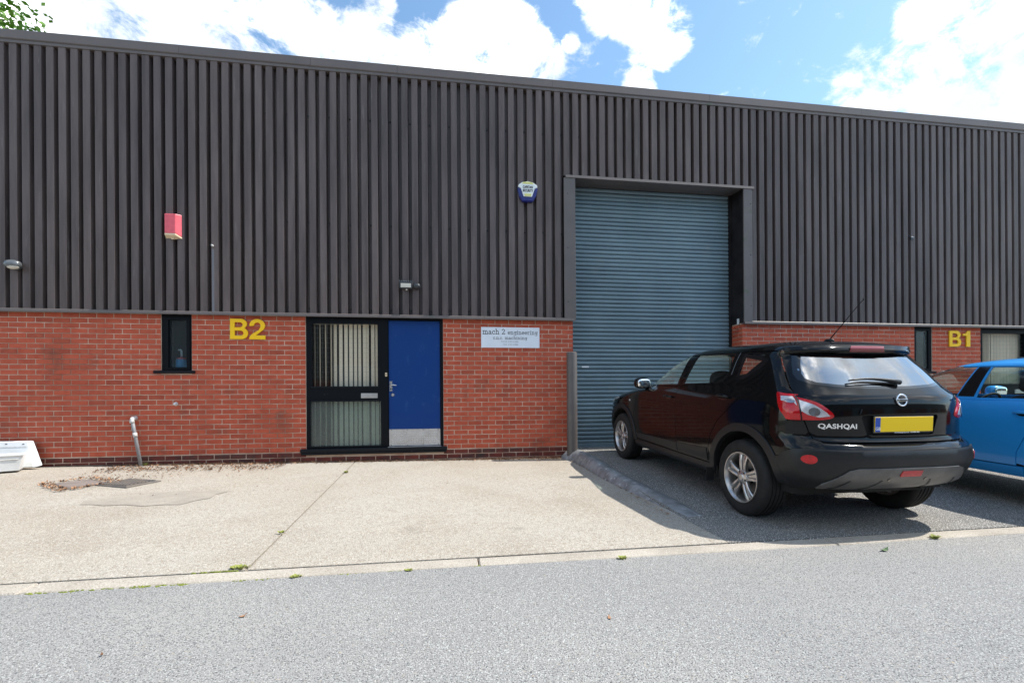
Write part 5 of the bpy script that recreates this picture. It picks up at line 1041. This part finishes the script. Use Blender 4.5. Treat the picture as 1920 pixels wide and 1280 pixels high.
# ---- the blue car
def mk_blue():
    S = Skin(yr=[(.22, -.50), (.30, -.66), (.45, -.70), (.60, -.69), (.70, -.64), (.85, -.60), (.97, -.54), (1.05, -.46), (1.2, -.30), (1.33, -.16), (1.36, -.20), (1.38, -.16), (1.40, -.05), (1.415, .1)],
             yf=[(.22, 3.15), (.4, 3.30), (.55, 3.30), (.68, 3.22), (.78, 3.06), (.86, 2.75), (.93, 2.40), (.98, 2.20), (1.02, 2.08), (1.15, 1.80), (1.26, 1.52), (1.34, 1.26), (1.38, 1.02), (1.405, .80), (1.415, .6)],
             w=[(.20, .74), (.26, .80), (.36, .840), (.5, .858), (.65, .865), (.78, .862), (.90, .845), (.965, .822), (1.0, .800), (1.10, .762), (1.22, .705), (1.32, .645), (1.36, .60), (1.385, .52), (1.405, .36), (1.415, .18)],
             lr=[(.3, .42), (.8, .42), (1.0, .42), (1.4, .3)], lf=[(.3, .6), (.7, .7), (.9, .85), (1.05, .7), (1.3, .55), (1.415, .3)], mid=1.25)
    wb, zh, ra = 2.49, .31, .375
    belt = lambda y: .955 + (1.9 - y) * .022
    tl = [('x', -.66, .98), ('x', -.74, .95), ('y', -.30, .93), ('y', -.30, .78), ('x', -.74, .74), ('x', -.60, .76), ('x', -.58, .86)]
    def lamp(t, sd): S.patch('tail_lamp', 'lens_red', t, tl, off=.004, th=.02, step=.04, smooth=True, side=sd, bulge=.006)
    def quarter():
        return [('y', .10, belt(.1)), ('y', .16, .90), ('y', .27, .78), ('y', .37, .64), ('y', .425, .50), ('y', .43, .40)] + arcY(0, zh, ra + .004, 12, 150, 20) + [('y', -.36, .60), ('x', -.70, .62), ('x', -.70, 1.0), ('x', -.60, 1.2), ('x', -.52, 1.335), ('y', .05, 1.335), ('y', .30, 1.335), ('y', .22, 1.15)]
    def greenhouse():
        return [('y', .11, belt(.1) + .004), ('y', .235, 1.15), ('y', .31, 1.338), ('y', .8, 1.345), ('f', .02, 1.345), ('f', .30, 1.33), ('f', .26, 1.2), ('f', .24, 1.08), ('f', .16, 1.0), ('y', 1.9, belt(1.9) + .004)]
    def rear(t):
        gl = [('x', -.50, 1.32), ('x', -.60, 1.10), ('x', -.56, 1.03), ('x', 0, 1.0)]; gl = gl + [(k, -v, z) for k, v, z in gl[:-1][::-1]]
        tg = [('x', -.53, 1.335), ('x', -.66, 1.06), ('x', -.57, .98), ('x', -.56, .70), ('x', -.5, .62)]; tg = tg + [(k, -v, z) for k, v, z in tg[::-1]]
        S.patch('tailgate', 'paint_blue', t, tg, holes=[(gl, False)]); S.patch('rear_window', 'car_glass_dark', t, gl, off=-.004, th=0, step=.07)
        for sd in (1, -1): S.patch('rear_bumper', 'paint_blue', t, [('x', 0, .61), ('x', -.50, .61), ('x', -.56, .69), ('x', -.69, .70), ('x', -.69, .61), ('y', -.352, .59)] + arcY(0, zh, ra + .004, 152, 178, 6) + [('y', -.42, .28), ('x', -.5, .28), ('x', 0, .28)], side=sd)
        yp = -.712; pl = box_obj('number_plate', (-.26, yp, .44), (.26, yp + .02, .552), 'plate_yellow', t, .002)
        MB().ell((0, .98, 1.412), (.02, .04, .014), 2.2).obj('aerial_base', 'plastic_trim', t, smooth=True); MB().tube([(0, .98, 1.415), (0, .66, 1.62)], [.0045, .0025], 8).obj('aerial', 'rubber', t)
        for sd in (1, -1): S.patch('door_pillar_trim', 'gloss_black', t, Y((.835, belt(.8) + .03), (.985, belt(.9) + .03), (.90, 1.315), (.80, 1.315)), off=.002, th=.002, side=sd)
    P = dict(paint='paint_blue', trim_mat='paint_blue', wb=wb, hub=zh, arch=ra, belt=belt, ztop=(1.347, 1.415), cowl=.995, nosetop=.70, track=.745, wr=.308, cabin_y=.92, seat_h=.56, arch_trim=False, sill_off=-.004,
        front_door=[(.975, .378), (1.93, .378), (1.99, .55), (2.0, .75), (1.95, .90), (1.86, belt(1.86)), (.985, belt(.985)), (.985, .7)], front_door_handle=(1.12, .86), rear_door_handle=(.37, .872),
        rear_door=[(.968, .378), (.978, .7), (.978, belt(.978)), (.108, belt(.1)), (.168, .902), (.278, .782), (.378, .642), (.433, .50), (.437, .378)],
        wing0=[], wing=lambda: [('y', 1.937, .378), ('y', 1.998, .55), ('y', 2.008, .75), ('y', 1.958, .905), ('y', 1.90, .975), ('f', .06, .985), ('f', -.12, .93), ('f', -.12, .715), ('f', .02, .69), ('y', wb + ra * .9, .55)] + arcY(wb, zh, ra + .004, 40, 170, 16),
        quarter=quarter, greenhouse=greenhouse, front_window=[(1.0, belt(1.0) + .022), (1.80, belt(1.8) + .022), (1.55, 1.20), (1.28, 1.315), (.915, 1.322)], rear_window=[(.27, belt(.27) + .022), (.815, belt(.8) + .022), (.785, 1.318), (.375, 1.312), (.30, 1.15)],
        mirror=(1.83, .98), lamps=[lamp], rear=rear)
    return car('parked_car', (6.165, -4.25, -.03), R(.3), R(2.4), 'bright blue hatchback parked beside the black car, cut off by the right edge', S, P, 'cars parked at the units')
mk_blue()
for o in bpy.data.objects:
    if o.type == 'MESH' and len(o.data.materials) == 0: o.data.materials.append(MATS['shell_black'])
